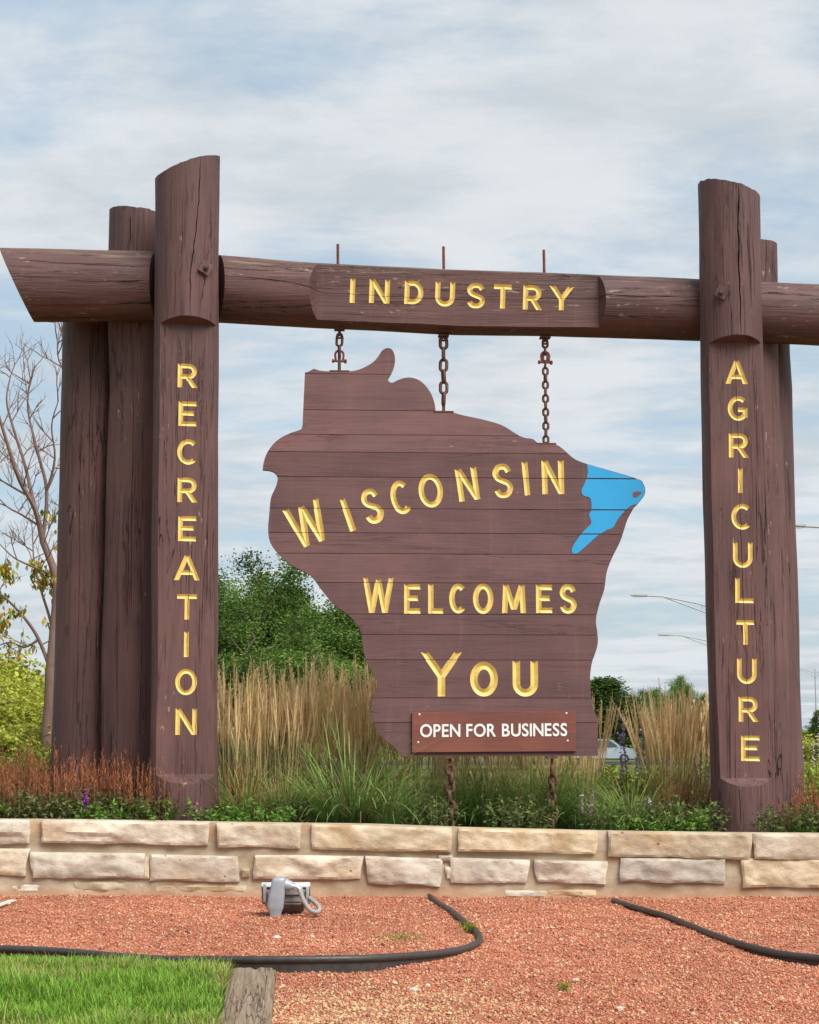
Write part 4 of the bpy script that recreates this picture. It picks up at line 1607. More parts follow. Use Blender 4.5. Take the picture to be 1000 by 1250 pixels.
ST = [(-150, -12, 0, 28), (-4, 38, 0, 30), (50, 254, 0, 28), (265, 368, 0.5, 30), (381, 551, 0.5, 30.5), (560, 730, 0.5, 28), (743, 917, -0.3, 31.5), (918, 1012, 0, 30), (1022, 1180, 0, 30)]
LO = [(-190, -70, 35, 67), (-60, 35, 35, 67.5), (37, 177, 39, 70), (183, 291, 40.5, 72.5), (310, 443, 38.5, 67.5), (447, 541, 38, 71.5), (550, 646, 36.5, 67.5), (652, 741, 36.5, 64.5), (758, 886, 31.5, 62), (904, 1024, 30.5, 65), (1036, 1190, 31, 62)]
for k, (x0, x1, a, b) in enumerate(ST + LO):
    y0a, y1a = wall_top(x0), wall_top(x1)
    rr_ = random.Random(k * 5 + 1)
    q = [(x0, y0a + a + rr_.uniform(0, .5)), (x1, y1a + a + rr_.uniform(0, .5)), (x1 + rr_.uniform(-4, 1), y1a + b + rr_.uniform(-1.5, 1)), (x0 + rr_.uniform(-1, 4), y0a + b + rr_.uniform(-1.5, 1))]
    top_ = k < len(ST)
    link('stone', stone_mesh([to_local(MW, x, y, 0) for x, y in q], k * 1.37 + 2, 0.048 if top_ else 0.040), M_LIME, wall)
for k, (x0, x1, y0_, y1_) in enumerate([(2, 60, 1079, 1090), (88, 176, 1076, 1089), (188, 300, 1080, 1090), (536, 552, 1044, 1052), (545, 552, 1058, 1075), (176, 182, 1046, 1074), (617, 668, 1087, 1096), (668, 730, 1086, 1095), (296, 306, 1060, 1070)]):
    link('stone', stone_mesh([to_local(MW, x, y, 0) for x, y in ((x0, y0_), (x1, y0_ + .5), (x1, y1_), (x0, y1_))], k * 2.3 + 50, 0.004 + 0.006 * (k % 3)), M_LIME, wall)
bm = bmesh.new()
rows = []
for i in range(261):
    px = -230 + i * (1460 / 260)
    x, zt_ = to_local(MW, px, wall_top(px) - 0.2, 0)
    row = []
    for j in range(15):
        v = j / 14
        z = zt_ * (1 - v) - 0.06 * v
        y = 0.016 + 0.016 * noise.noise(Vector((x * 3, z * 5, 1))) + 0.010 * noise.noise(Vector((x * 9, z * 12, 4))) - (0.030 * max(0, (v - 0.80) / 0.2)) + (0.012 if j == 0 else 0)
        row.append(bm.verts.new((x, y, z - (0.003 if j == 0 else 0) + 0.002 * noise.noise(Vector((x * 6, 0, 3))))))
    row.append(bm.verts.new((x, 0.32, zt_ - 0.01)))
    row.append(bm.verts.new((x, 0.32, -0.06)))
    rows.append(row)
for a, b in zip(rows, rows[1:]):
    for j in range(len(a)):
        k = (j + 1) % len(a)
        bm.faces.new((a[j], a[k], b[k], b[j]))
bm.faces.new(rows[0])
bm.faces.new(list(reversed(rows[-1])))
link('mortar', bm_mesh(bm, 'mortar', 50), M_MORT, wall)

# planting bed behind the wall
t = NT('bed_soil')
nz = t.noise(t.mapped((14, 14, 14)), 1, 6, 0.7)
M_SOIL = t.fin(t.mix(nz, (0.02, 0.016, 0.01), (0.055, 0.05, 0.02)), 0.95, t.bump(nz, 0.8, 0.04), 0.1)


def bed_z(X, Y):
    top_ = 0.49 - 0.017 * (X + 3) - 0.02
    f = np.clip((Y - 17.2) / 3.0, 0, 1)
    return top_ * (1 - f) + (ground_z(X, Y) - 0.1) * f


tag(link('planting_bed', grid_mesh('planting_bed', np.linspace(-4.6, 4.8, 40), np.linspace(13.48, 20.4, 40), bed_z), M_SOIL), kind='structure')

# ------------------------------------------------------------------ flood light
M_GREY = simple('grey_enamel', (0.33, 0.36, 0.40), 0.45, 0.2, 0.5, 0.10, 12, 0.08)
M_ALU = simple('aluminium', (0.46, 0.48, 0.49), 0.42, 0.5, 0.5, 0.12, 18, 0.1)
M_FLEX = simple('grey_flex_conduit', (0.30, 0.29, 0.28), 0.6, 0.0, 0.4, 0.12, 30, 0.15)
M_HOUS = simple('brown_grey_housing', (0.20, 0.18, 0.165), 0.55, 0.3, 0.4, 0.3, 14, 0.15)
M_GLASS = simple('lamp_glass', (0.55, 0.6, 0.62), 0.08, 0.0, 0.7, 0.03, 6, 0.0)
fl0 = on_ground(336.5, 1120)
flood = empty('flood_light', fl0, R(2), 'grey garden flood light with looped conduit on the gravel', 'light')
flood.scale = (0.98, 0.98, 0.98)


def loft(bm, secs, n=24, p=4.5):
    """superellipse sections (cx, cy, z, hx, hy)"""
    rings = []
    for cx_, cy_, z, hx, hy in secs:
        ring = []
        for k in range(n):
            a = 2 * math.pi * k / n
            ca_, sa_ = math.cos(a), math.sin(a)
            ring.append(bm.verts.new((cx_ + hx * math.copysign(abs(ca_) ** (2 / p), ca_), cy_ + hy * math.copysign(abs(sa_) ** (2 / p), sa_), z)))
        rings.append(ring)
    for a, b in zip(rings, rings[1:]):
        for k in range(n):
            bm.faces.new((a[k], a[(k + 1) % n], b[(k + 1) % n], b[k]))
    bm.faces.new(list(reversed(rings[0])))
    bm.faces.new(rings[-1])


bm = bmesh.new()
loft(bm, [(-.002, 0, -.02, .036, .034), (-.002, 0, .025, .038, .036), (-.003, 0, .05, .050, .044), (-.002, 0, .07, .055, .047), (.006, 0, .14, .053, .046), (.014, 0, .20, .047, .045),
          (.020, 0, .235, .048, .045), (.024, 0, .252, .044, .041), (.024, 0, .260, .030, .03)])
link('conduit_body', bm_mesh(bm, 'conduit_body', 45), M_GREY, flood)
bm = bmesh.new()
add_tube(bm, [(.02, 0, .222), (.065, 0, .212), (.096, 0, .203)], [.040, .040, .031], 14)
add_tube(bm, [(.090, 0, .204), (.102, 0, .201)], .034, 14)
link('outlet_neck', bm_mesh(bm, 'neck', 45), M_GREY, flood)
bm = bmesh.new()
add_tube(bm, [(.100, 0, .202), (.128, -.002, .196)], .022, 10)
add_tube(bm, [(.126, -.002, .197), (.146, -.004, .188)], .027, 6)
add_tube(bm, [(.144, -.004, .189), (.158, -.006, .178)], .019, 10)
link('connector', bm_mesh(bm, 'connector', 40), M_ALU, flood)
fp = [(.152, -.006, .182), (.160, -.012, .165), (.172, -.02, .135), (.190, -.028, .098), (.212, -.034, .066), (.240, -.036, .043), (.268, -.028, .036), (.286, -.008, .044), (.283, .012, .066),
      (.262, .03, .088), (.238, .05, .105), (.215, .075, .118)]
fp2 = []
for i in range(len(fp) - 1):
    for j in range(5):
        p0, p1, p2, p3 = (Vector(fp[min(max(i + k, 0), len(fp) - 1)]) for k in (-1, 0, 1, 2))
        u = j / 5
        fp2.append(0.5 * ((2 * p1) + (p2 - p0) * u + (2 * p0 - 5 * p1 + 4 * p2 - p3) * u ** 2 + (3 * p1 - p0 - 3 * p2 + p3) * u ** 3))
bm = bmesh.new()
add_tube(bm, fp2, [0.0148 + 0.0010 * (i % 2) for i in range(len(fp2))], 10)
link('flex_conduit', bm_mesh(bm, 'flex', 60), M_FLEX, flood)
# lamp head: brown-grey body below, aluminium door frame above, tipped up towards the sign
RX = Matrix.Rotation(R(-38), 3, 'X')
hc = Vector((.062, .165, .125))
bm = bmesh.new()
vsb = add_box(bm, (0, 0, -.05), (.300, .19, .10))
for v in vsb:
    if v.co.z < -.05:
        v.co.x *= .74
        v.co.y *= .66
bmesh.ops.bevel(bm, geom=bm.edges[:], offset=.012, segments=2, affect='EDGES')
bmesh.ops.transform(bm, matrix=Matrix.Translation(hc) @ RX.to_4x4(), verts=bm.verts)
hous = link('housing', bm_mesh(bm, 'housing', 40), M_HOUS, flood)
bm = bmesh.new()
for c_, s3 in (((0, -.096, .018), (.325, .020, .040)), ((0, .096, .018), (.325, .020, .040)), ((-.152, 0, .018), (.021, .172, .040)), ((.152, 0, .018), (.021, .172, .040))):
    add_box(bm, c_, s3)
bmesh.ops.bevel(bm, geom=bm.edges[:], offset=.004, segments=1, affect='EDGES')
bmesh.ops.transform(bm, matrix=Matrix.Translation(hc) @ RX.to_4x4(), verts=bm.verts)
link('door_frame', bm_mesh(bm, 'door', 40), M_ALU, flood)
bm = bmesh.new()
add_box(bm, (0, 0, .014), (.283, .172, .006))
bmesh.ops.transform(bm, matrix=Matrix.Translation(hc) @ RX.to_4x4(), verts=bm.verts)
link('lens', bm_mesh(bm, 'lens'), M_GLASS, flood)
bm = bmesh.new()
add_box(bm, (.08, .06, .165), (.19, .012, .05))
add_box(bm, (-.075, .08, .15), (.022, .03, .12))
add_box(bm, (.205, .09, .12), (.020, .05, .13))
add_tube(bm, [(.03, .02, .14), (.03, .10, .13)], .017, 8)
bmesh.ops.bevel(bm, geom=[e for e in bm.edges if len(e.link_faces) == 2 and e.calc_face_angle(0) > 1.2], offset=.003, segments=1, affect='EDGES')
link('bracket', bm_mesh(bm, 'bracket', 40), M_ALU, flood)
bm = bmesh.new()
add_tube(bm, [(.062, .16, -.03), (.062, .165, .06)], .022, 10)
link('stem', bm_mesh(bm, 'stem', 40), M_HOUS, flood)

for k, (px, py) in enumerate(bigs):
    p = on_ground(px, py)
    o = link('pale_stone', rock_mesh(k, 0.012 + 0.005 * (k % 3)), simple('pale_stone_%d' % k, (0.6, 0.52, 0.42), 0.9, 0, 0.2, 0.2, 30, 0.3) if k == 0 else bpy.data.materials['pale_stone_0'], None, (p.x, p.y, 0.012))
    o.rotation_euler = (0, 0, k * 1.1)
    tag(o, 'small pale stone lying loose on the red gravel', 'stone', 'pale stones scattered on the gravel')
# bleached stick at the left edge
p = on_ground(-8, 1112)
q = on_ground(19, 1104)
bm = bmesh.new()
L_ = (q - p)
add_tube(bm, [Vector((0, 0, .02)), L_ * 0.35 + Vector((0, 0, .026)), L_ * 0.75 + Vector((0, 0.01, .03)), L_ + Vector((0, 0, .024))], [.010, .014, .013, .007], 7)
add_tube(bm, [L_ * 0.45 + Vector((0, 0, .024)), L_ * 0.75 + Vector((0.01, -.03, .02))], [.008, .004], 6)
stk = link('bleached_stick', bm_mesh(bm, 'stick', 40), simple('bleached_wood', (0.62, 0.58, 0.5), 0.85, 0, 0.2, 0.2, 30, 0.4), None, p)
tag(stk, 'short bleached stick on the gravel at the left edge', 'stick')

# ------------------------------------------------------------------ garden plants
def bedp(px, Y):
    """ground point of the bed under a photo column at depth Y"""
    x = (px - 500) / F * (Y * CP + 0.02)
    x = at(px, 960, Y).x
    return (x, Y, float(bed_z(np.array(x), np.array(Y))) - 0.01)


def copy_tree(o, parent=None):
    c_ = o.copy()
    COL.objects.link(c_)
    c_.parent = parent
    for ch in o.children:
        copy_tree(ch, c_)
    return c_


def reed_variant(seed, nst=38, nlf=64, h=1.28):
    g_ = np.random.default_rng(seed)
    A, B = Acc(), Acc()
    n = nst
    ra, aa = 0.13 * np.sqrt(g_.random(n)), g_.random(n) * 6.283
    base_ = np.stack([ra * np.cos(aa), ra * np.sin(aa), np.zeros(n)], -1)
    L_ = h * (0.66 + 0.40 * g_.random(n))
    az = aa + g_.normal(0, 0.6, n)
    lean = np.abs(g_.normal(0.03, 0.095, n)) + ra * 0.5
    curl = g_.normal(0.05, 0.07, n)
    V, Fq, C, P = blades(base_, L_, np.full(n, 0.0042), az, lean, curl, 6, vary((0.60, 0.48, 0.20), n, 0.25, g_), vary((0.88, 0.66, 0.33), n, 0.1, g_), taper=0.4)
    B.add(V, Fq, C)
    # plume: a slim feathery spindle round the upper stem, with awns standing off it
    m, sides = 8, 5
    cp0 = vary((0.94, 0.69, 0.36), n, 0.16, g_)
    f0 = 0.66 + 0.06 * g_.random(n)
    ring_i = []
    VV, CC = [], []
    for k in range(m):
        f = f0 + (1.0 - f0) * k / (m - 1)
        fi = np.minimum(f * 6, 5.999)
        a0 = fi.astype(int)
        idx = np.arange(n)
        pos = P[idx, a0] + (P[idx, a0 + 1] - P[idx, a0]) * (fi - a0)[:, None]
        rr2 = (0.0016 + 0.0078 * math.sin(math.pi * (k / (m - 1)) ** 0.8) * (0.75 + 0.5 * g_.random(n)))
        for s in range(sides):
            a2 = 2 * math.pi * s / sides + k * 0.6
            VV.append(pos + np.stack([np.cos(a2) * rr2, np.sin(a2) * rr2, 0 * rr2], -1))
            CC.append(cp0 * (0.85 + 0.3 * g_.random((n, 1))))
        if 0 < k:
            for s in range(5):
                wv = math.sin(math.pi * min(1, (k + 0.8) / (m + 0.6)))
                Vp, Fp, Cp, _ = blades(pos, (0.045 + 0.035 * g_.random(n)) * (0.5 + 0.6 * wv), 0.0045 + 0.0025 * g_.random(n), g_.random(n) * 6.283, 0.12 + 0.25 * g_.random(n) * wv + lean, np.full(n, -0.08), 1,
                                       vary((0.94, 0.69, 0.36), n, 0.16, g_), vary((0.95, 0.78, 0.48), n, 0.05, g_), taper=0.6)
                B.add(Vp, Fp, Cp)
    VV = np.stack(VV, 1)                    # (n, m*sides, 3)
    CC = np.stack(CC, 1)
    q_ = np.array([[k * sides + s, k * sides + (s + 1) % sides, (k + 1) * sides + (s + 1) % sides, (k + 1) * sides + s] for k in range(m - 1) for s in range(sides)])
    Fs = (q_[None] + (np.arange(n) * m * sides)[:, None, None]).reshape(-1, 4)
    B.add(VV.reshape(-1, 3), Fs, CC.reshape(-1, 3))
    n = nlf
    ra, aa = 0.15 * np.sqrt(g_.random(n)), g_.random(n) * 6.283
    base_ = np.stack([ra * np.cos(aa), ra * np.sin(aa), np.zeros(n)], -1)
    dryf = (g_.random(n) < 0.3)[:, None]
    c0 = np.where(dryf, vary((0.34, 0.27, 0.10), n, 0.3, g_), vary((0.13, 0.17, 0.040), n, 0.35, g_))
    c1 = np.where(dryf, vary((0.58, 0.45, 0.20), n, 0.3, g_), vary((0.24, 0.29, 0.075), n, 0.35, g_))
    V, Fq, C, _ = blades(base_, 0.45 + 0.5 * g_.random(n), 0.006 + 0.004 * g_.random(n), aa + g_.normal(0, 0.5, n), 0.05 + 0.25 * g_.random(n), 0.2 + 1.1 * g_.random(n), 6, c0, c1)
    A.add(V, Fq, C)
    return A.mesh('reed_leaves'), B.mesh('reed_stems')


def tuft_variant(seed, n=230, lo=0.38, hi=0.72, col0=(0.10, 0.17, 0.04), col1=(0.29, 0.44, 0.115), dry_=0.12):
    g_ = np.random.default_rng(seed)
    A = Acc()
    ra, aa = 0.10 * np.sqrt(g_.random(n)), g_.random(n) * 6.283
    base_ = np.stack([ra * np.cos(aa), ra * np.sin(aa), np.zeros(n)], -1)
    d_ = (g_.random(n) < dry_)[:, None]
    c0 = np.where(d_, vary((0.22, 0.16, 0.06), n, 0.3, g_), vary(col0, n, 0.4, g_))
    c1 = np.where(d_, vary((0.45, 0.32, 0.14), n, 0.3, g_), vary(col1, n, 0.4, g_))
    V, Fq, C, _ = blades(base_, lo + (hi - lo) * g_.random(n), 0.005 + 0.004 * g_.random(n), aa + g_.normal(0, 0.4, n), 0.05 + 0.55 * g_.random(n), 0.4 + 1.5 * g_.random(n), 7, c0, c1)
    A.add(V, Fq, C)
    return A.mesh('tuft_blades')


def leaf_cloud(g_, pos, size, col, up=0.3, amt=0.3, asp=0.5, dirs=None):
    """pos (n,3): one folded pointed leaf (two quads' worth of triangles) per position"""
    n = len(pos)
    d = g_.normal(0, 1, (n, 3)) if dirs is None else dirs + g_.normal(0, 0.35, (n, 3))
    d[:, 2] = d[:, 2] * 0.6 + up
    d /= np.linalg.norm(d, axis=1, keepdims=True) + 1e-9
    u = g_.normal(0, 1, (n, 3))
    s_ = np.cross(d, u)
    s_ /= np.linalg.norm(s_, axis=1, keepdims=True) + 1e-9
    nn = np.cross(s_, d)
    L_ = np.asarray(size)[:, None]
    w = L_ * asp * 0.5
    V = np.stack([pos, pos + d * L_ * 0.45 + s_ * w + nn * w * 0.35, pos + d * L_ - nn * w * 0.25, pos + d * L_ * 0.45 - s_ * w + nn * w * 0.35], 1)
    Fq = np.array([[0, 1, 2], [0, 2, 3]])[None] + (np.arange(n) * 4)[:, None, None]
    C = np.repeat(vary(col, n, amt, g_), 4, 0)
    return V.reshape(-1, 3), Fq.reshape(-1, 3), C


def spike_variant(seed, nst=20, h=0.50, col=(0.29, 0.115, 0.058), leafcol=(0.12, 0.12, 0.045), nleaf=170, spread=0.15):
    """clump of stiff seed spikes over low leaves"""
    g_ = np.random.default_rng(seed)
    A, B = Acc(), Acc()
    n = nst
    ra, aa = spread * np.sqrt(g_.random(n)), g_.random(n) * 6.283
    base_ = np.stack([ra * np.cos(aa), ra * np.sin(aa), np.zeros(n)], -1)
    L_ = h * (0.65 + 0.45 * g_.random(n))
    az, lean = aa, 0.02 + 0.16 * g_.random(n)
    V, Fq, C, P = blades(base_, L_, np.full(n, 0.004), az, lean, g_.normal(0, 0.06, n), 4, vary((0.10, 0.07, 0.03), n, 0.3, g_), vary(col, n, 0.3, g_), taper=0.5)
    B.add(V, Fq, C)
    m = 12
    for k in range(m):
        f = 0.42 + 0.57 * k / (m - 1)
        a0 = min(3, int(f * 4))
        pos = P[:, a0] + (P[:, a0 + 1] - P[:, a0]) * (f * 4 - a0)
        for s in range(2):
            Vp, Fp, Cp, _ = blades(pos, 0.022 + 0.016 * g_.random(n), 0.0060 + 0.0035 * g_.random(n) * (1.2 - f), g_.random(n) * 6.283, 0.25 + 0.5 * g_.random(n), np.zeros(n), 1,
                                   vary(col, n, 0.4, g_), vary(np.asarray(col) * 1.5, n, 0.4, g_), taper=0.7)
            B.add(Vp, Fp, Cp)
    n = nleaf
    ra, aa = (spread + 0.06) * np.sqrt(g_.random(n)), g_.random(n) * 6.283
    pos = np.stack([ra * np.cos(aa), ra * np.sin(aa), 0.02 + 0.24 * g_.random(n) ** 1.2], -1)
    A.add(*leaf_cloud(g_, pos, 0.030 + 0.03 * g_.random(n), leafcol, 0.35, 0.5, 0.5))
    return A.mesh('low_leaves'), B.mesh('seed_spikes')


def herb_variant(seed, n=260, col=(0.17, 0.31, 0.05), h=0.22, spread=0.17, size=0.04):
    g_ = np.random.default_rng(seed)
    A = Acc()
    ns = 26
    ra, aa = spread * np.sqrt(g_.random(ns)), g_.random(ns) * 6.283
    base_ = np.stack([ra * 0.6 * np.cos(aa), ra * 0.6 * np.sin(aa), np.zeros(ns)], -1)
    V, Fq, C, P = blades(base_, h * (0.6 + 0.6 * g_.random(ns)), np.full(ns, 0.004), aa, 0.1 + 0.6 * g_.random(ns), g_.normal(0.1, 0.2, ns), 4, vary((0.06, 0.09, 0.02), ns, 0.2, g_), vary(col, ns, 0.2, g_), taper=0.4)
    A.add(V, Fq, C)
    k = g_.integers(0, ns, n)
    f = g_.random(n) ** 0.6 * 3.999
    i0 = f.astype(int)
    pos = P[k, i0] + (P[k, i0 + 1] - P[k, i0]) * (f - i0)[:, None] + g_.normal(0, 0.008, (n, 3))
    A.add(*leaf_cloud(g_, pos, size * (0.7 + 0.7 * g_.random(n)), col, 0.35, 0.4, 0.42))
    return A.mesh('herb_leaves')


reeds = [reed_variant(100 + k) for k in range(4)]
tufts = [tuft_variant(200 + k) for k in range(3)]
rusts = [spike_variant(300 + k) for k in range(4)]
herbs = [herb_variant(400 + k) for k in range(3)]
herbs_dark = [herb_variant(420 + k, 300, (0.14, 0.17, 0.055), 0.26, 0.18, 0.035) for k in range(2)]
herbs_lime = [herb_variant(440 + k, 320, (0.26, 0.30, 0.05), 0.34, 0.24, 0.045) for k in range(2)]


def plant(name, parts_, px, Y, s, label, cat, group, seed, sz=None):
    x, y, z = bedp(px, Y)
    rr_ = random.Random(seed)
    o = empty(name, (x, y, z), rr_.uniform(0, 6.28), label, cat, group)
    o.scale = (s, s, s * (sz or 1.0))
    for nm, me, mat in parts_:
        link(nm, me, mat, o)
    return o


# feather reed grass, back row then front row
k = 0
for i, px in enumerate(np.arange(276, 900, 27.0)):
    if 722 < px < 797:
        continue
    right = px > 760
    Y = 15.9 + rnd.uniform(-0.3, 0.5)
    s = (rnd.uniform(0.82, 0.93) if right else rnd.uniform(0.97, 1.07)) * (0.84 if 470 < px < 722 else 1)
    lab = 'back clump of tan reed grass between sign and right post' if right else (
        'back clump of tan reed grass between left post and sign' if px < 455 else 'clump of reed grass standing behind the sign')
    v = reeds[k % 4]
    plant('reed_grass', [('leaf_blades', v[0], M_VEG), ('plume_stems', v[1], M_DRY)], px + rnd.uniform(-6, 6), Y, s, lab, 'grass', 'feather reed grass clumps', k)
    k += 1
for px, s in ((285, .95), (318, .9), (352, .97), (386, .95), (420, .93), (446, .9), (505, .74), (560, .72), (615, .7), (668, .72), (715, .58), (806, .86), (818, .9), (826, .84), (850, .84)):
    v = reeds[k % 4]
    right = px > 740
    lab = 'front clump of reed grass between sign and right post' if right else (
        'front clump of reed grass left of the sign' if px < 455 else 'short clump of reed grass under the sign\'s lower edge')
    plant('reed_grass', [('leaf_blades', v[0], M_VEG), ('plume_stems', v[1], M_DRY)], px, 15.05 + rnd.uniform(-.2, .2), s, lab, 'grass', 'feather reed grass clumps', k)
    k += 1
# arching green tufts along the wall
for i, (px, s) in enumerate(((300, .8), (345, .75), (430, 1.3), (402, .85), (470, .85), (512, .95), (590, .95), (560, .75), (640, .85), (672, 1.0), (705, .9), (770, .75), (738, .6))):
    Y = 14.05 + rnd.uniform(-.12, .35)
    if abs(px - 549) < 45 or abs(px - 674) < 36:
        Y = 14.75
    plant('arching_grass', [('blades', tufts[i % 3], M_VEG)], px, Y, s * 1.15,
          'largest arching green grass tuft, at the wall left of the sign\'s corner' if px == 430 else 'arching green grass tuft just behind the wall', 'grass', 'arching green grass tufts', 900 + i)
# rust-coloured spikes
i = 0
for row, (Y, lo, hi, st) in enumerate(((13.78, -30, 215, 21), (14.15, -20, 200, 22), (14.6, -30, 130, 26), (15.2, -30, 110, 30))):
    px = lo
    while px < hi:
        v = rusts[i % 4]
        plant('seed_spike_plant', [('low_leaves', v[0], M_VEG), ('seed_spikes', v[1], M_DRY)], px + rnd.uniform(-6, 6), Y + rnd.uniform(-.1, .1), rnd.uniform(.95, 1.25) * (0.9 if row == 0 else 1.0),
              'rust-brown seed spikes ' + ('in front ' if row < 2 else 'farther back ') + ('at the left edge' if px < 60 else 'below the leftmost log' if px < 122 else 'below the second log' if px < 180 else 'below the left carved post'), 'plant', 'rust-brown spike plants', 300 + i)
        px += st
        i += 1
for px, Y, s in ((275, 13.9, .8), (296, 14.1, .9), (318, 14.0, .75), (330, 14.5, .8), (288, 14.6, 1.0)):
    v = rusts[i % 4]
    plant('seed_spike_plant', [('low_leaves', v[0], M_VEG), ('seed_spikes', v[1], M_DRY)], px, Y, s, 'rust-brown seed spikes right of the left front post', 'plant', 'rust-brown spike plants', 300 + i)
    i += 1
for px, Y, s in ((960, 13.75, .7), (985, 13.8, .8), (1005, 13.9, .8), (968, 14.6, .95), (990, 14.7, 1.0), (1012, 14.5, .95)):
    v = rusts[i % 4]
    plant('seed_spike_plant', [('low_leaves', v[0], M_VEG), ('seed_spikes', v[1], M_DRY)], px, Y, s, 'rust-brown seed spikes right of the right posts', 'plant', 'rust-brown spike plants', 300 + i)
    i += 1
for px, Y, s in ((808, 14.5, .85), (838, 14.4, .9), (855, 14.6, .95), (826, 14.7, .9)):
    v = rusts[i % 4]
    plant('seed_spike_plant', [('low_leaves', v[0], M_VEG), ('seed_spikes', v[1], M_DRY)], px, Y, s, 'rust-brown seed spikes left of the right front post', 'plant', 'rust-brown spike plants', 300 + i)
    i += 1
# low leafy herbs on the wall's edge
for j, (px, Y, s, kind) in enumerate([(p + rnd.uniform(-5, 5), 13.66 + rnd.uniform(0, .12), rnd.uniform(.75, 1.05), 'g') for p in (5, 112, 134, 160, 190, 222, 248, 270, 292, 314, 334)]
                                     + [(p, 13.7 + rnd.uniform(0, .12), rnd.uniform(.8, 1.1), 'd') for p in (22, 40, 58, 78, 92, 140, 180, 946, 962, 978, 995, 1010)]
                                     + [(p, 13.75 + rnd.uniform(0, .3), rnd.uniform(.7, 1.2), 'g') for p in (764, 790, 806, 838)]
                                     + [(p, 13.85 + rnd.uniform(0, .3), rnd.uniform(.9, 1.2), 'd') for p in (740, 772, 806, 830, 846, 858, 360, 380, 490, 535, 620, 650)]
                                     + [(p, 15.0 + rnd.uniform(0, 1.2), rnd.uniform(1.0, 1.4), 'l') for p in (728, 742, 756, 768, 740, 760, 600, 640, 690)]
                                     + [(p, 13.7, rnd.uniform(.5, .7), 'g') for p in (955, 980, 1000, 975)]
                                     + [(p, 16.2 + rnd.uniform(0, 1.8), rnd.uniform(1.2, 1.7), 'l') for p in (-10, 8, 22, 36, 50, 60, 0, 30, 726, 745, 765, 980, 992, 1004, 988)]):
    me = {'g': herbs, 'd': herbs_dark, 'l': herbs_lime}[kind][j % 2]
    side = 'left' if px < 335 else ('right' if px > 940 else 'middle')
    lab = {'g': 'low bright green herb', 'd': 'low dark leafy herb', 'l': 'yellow-green herb behind'}[kind]
    lab += {'left': ' left of the sign', 'right': ' right of the right posts', 'middle': ' below or beside the sign'}[side]
    plant('leafy_herb', [('leaves', me, M_VEG)], px, Y, s, lab, 'plant', 'leafy herbs in the bed', 700 + j)


def flower_mesh(seed, n, h, col, spread, size, stems=(0.07, 0.10, 0.04)):
    g_ = np.random.default_rng(seed)
    A, B = Acc(), Acc()
    ra, aa = spread * np.sqrt(g_.random(n)), g_.random(n) * 6.283
    base_ = np.stack([ra * np.cos(aa), ra * np.sin(aa), np.zeros(n)], -1)
    V, Fq, C, P = blades(base_, h * (0.8 + 0.3 * g_.random(n)), np.full(n, 0.005), aa, 0.02 + 0.15 * g_.random(n), g_.normal(0, .05, n), 4, vary(stems, n, .2, g_), vary(stems, n, .2, g_), taper=0.4)
    A.add(V, Fq, C)
    for k_ in range(26):
        f = 0.55 + 0.44 * k_ / 25
        a0 = min(3, int(f * 4))
        pos = P[:, a0] + (P[:, a0 + 1] - P[:, a0]) * (f * 4 - a0)
        for s_ in range(2):
            B.add(*leaf_cloud(g_, pos, size * (0.7 + 0.6 * g_.random(n)), col, 0.4, 0.35, 0.7))
    return A.mesh('stems'), B.mesh('petals')


for j, (px, Y, py_top, n, col, label, nm, sp) in enumerate([
        (104, 13.72, 966, 4, (0.42, 0.06, 0.50), 'magenta-purple flower spikes low at the left end of the bed', 'purple_flower', .03),
        (176, 13.72, 967, 1, (0.72, 0.66, 0.66), 'single white flower spike before the left front post', 'white_flower', .005),
        (239, 13.68, 976, 2, (0.62, 0.25, 0.42), 'small pink flower spike by the left front post', 'pink_flower', .02),
        (776, 15.5, 880, 7, (0.42, 0.30, 0.62), 'tall lavender flower spikes beside the parked car', 'lavender_flower', .10),
        (768, 15.8, 915, 4, (0.45, 0.36, 0.62), 'shorter lavender flower spikes in front of the car', 'lavender_flower', .14),
        (752, 15.9, 928, 4, (0.50, 0.42, 0.64), 'pale lavender flower spikes near the sign\'s lower right corner', 'lavender_flower', .14),
        (796, 13.95, 970, 1, (0.52, 0.48, 0.58), 'single pale violet flower spike low between sign and right post', 'violet_flower', .005),
        (715, 13.9, 968, 3, (0.45, 0.25, 0.38), 'dusky pink flower spikes beside the right anchor chain', 'pink_flower', .03),
        (832, 15.2, 900, 4, (0.60, 0.52, 0.62), 'pale lilac flower spikes among reed grass near the right post', 'lilac_flower', .12),
        (848, 15.0, 912, 4, (0.62, 0.56, 0.62), 'whitish lilac flower spikes closest to the right front post', 'lilac_flower', .10),
        (997, 17.0, 880, 5, (0.55, 0.48, 0.62), 'pale violet flower spikes at the right edge', 'lilac_flower', .12)]):
    x, y, z = bedp(px, Y)
    h = at(px, py_top, Y).z - z
    a_, b_ = flower_mesh(500 + j, n, h, col, sp, 0.016 if Y < 14.5 else 0.020)
    o = empty(nm, (x, y, z), 0, label, 'flower')
    link('stems', a_, M_VEG, o)
    tag(link('petals', b_, M_DRY, o), kind='stuff')

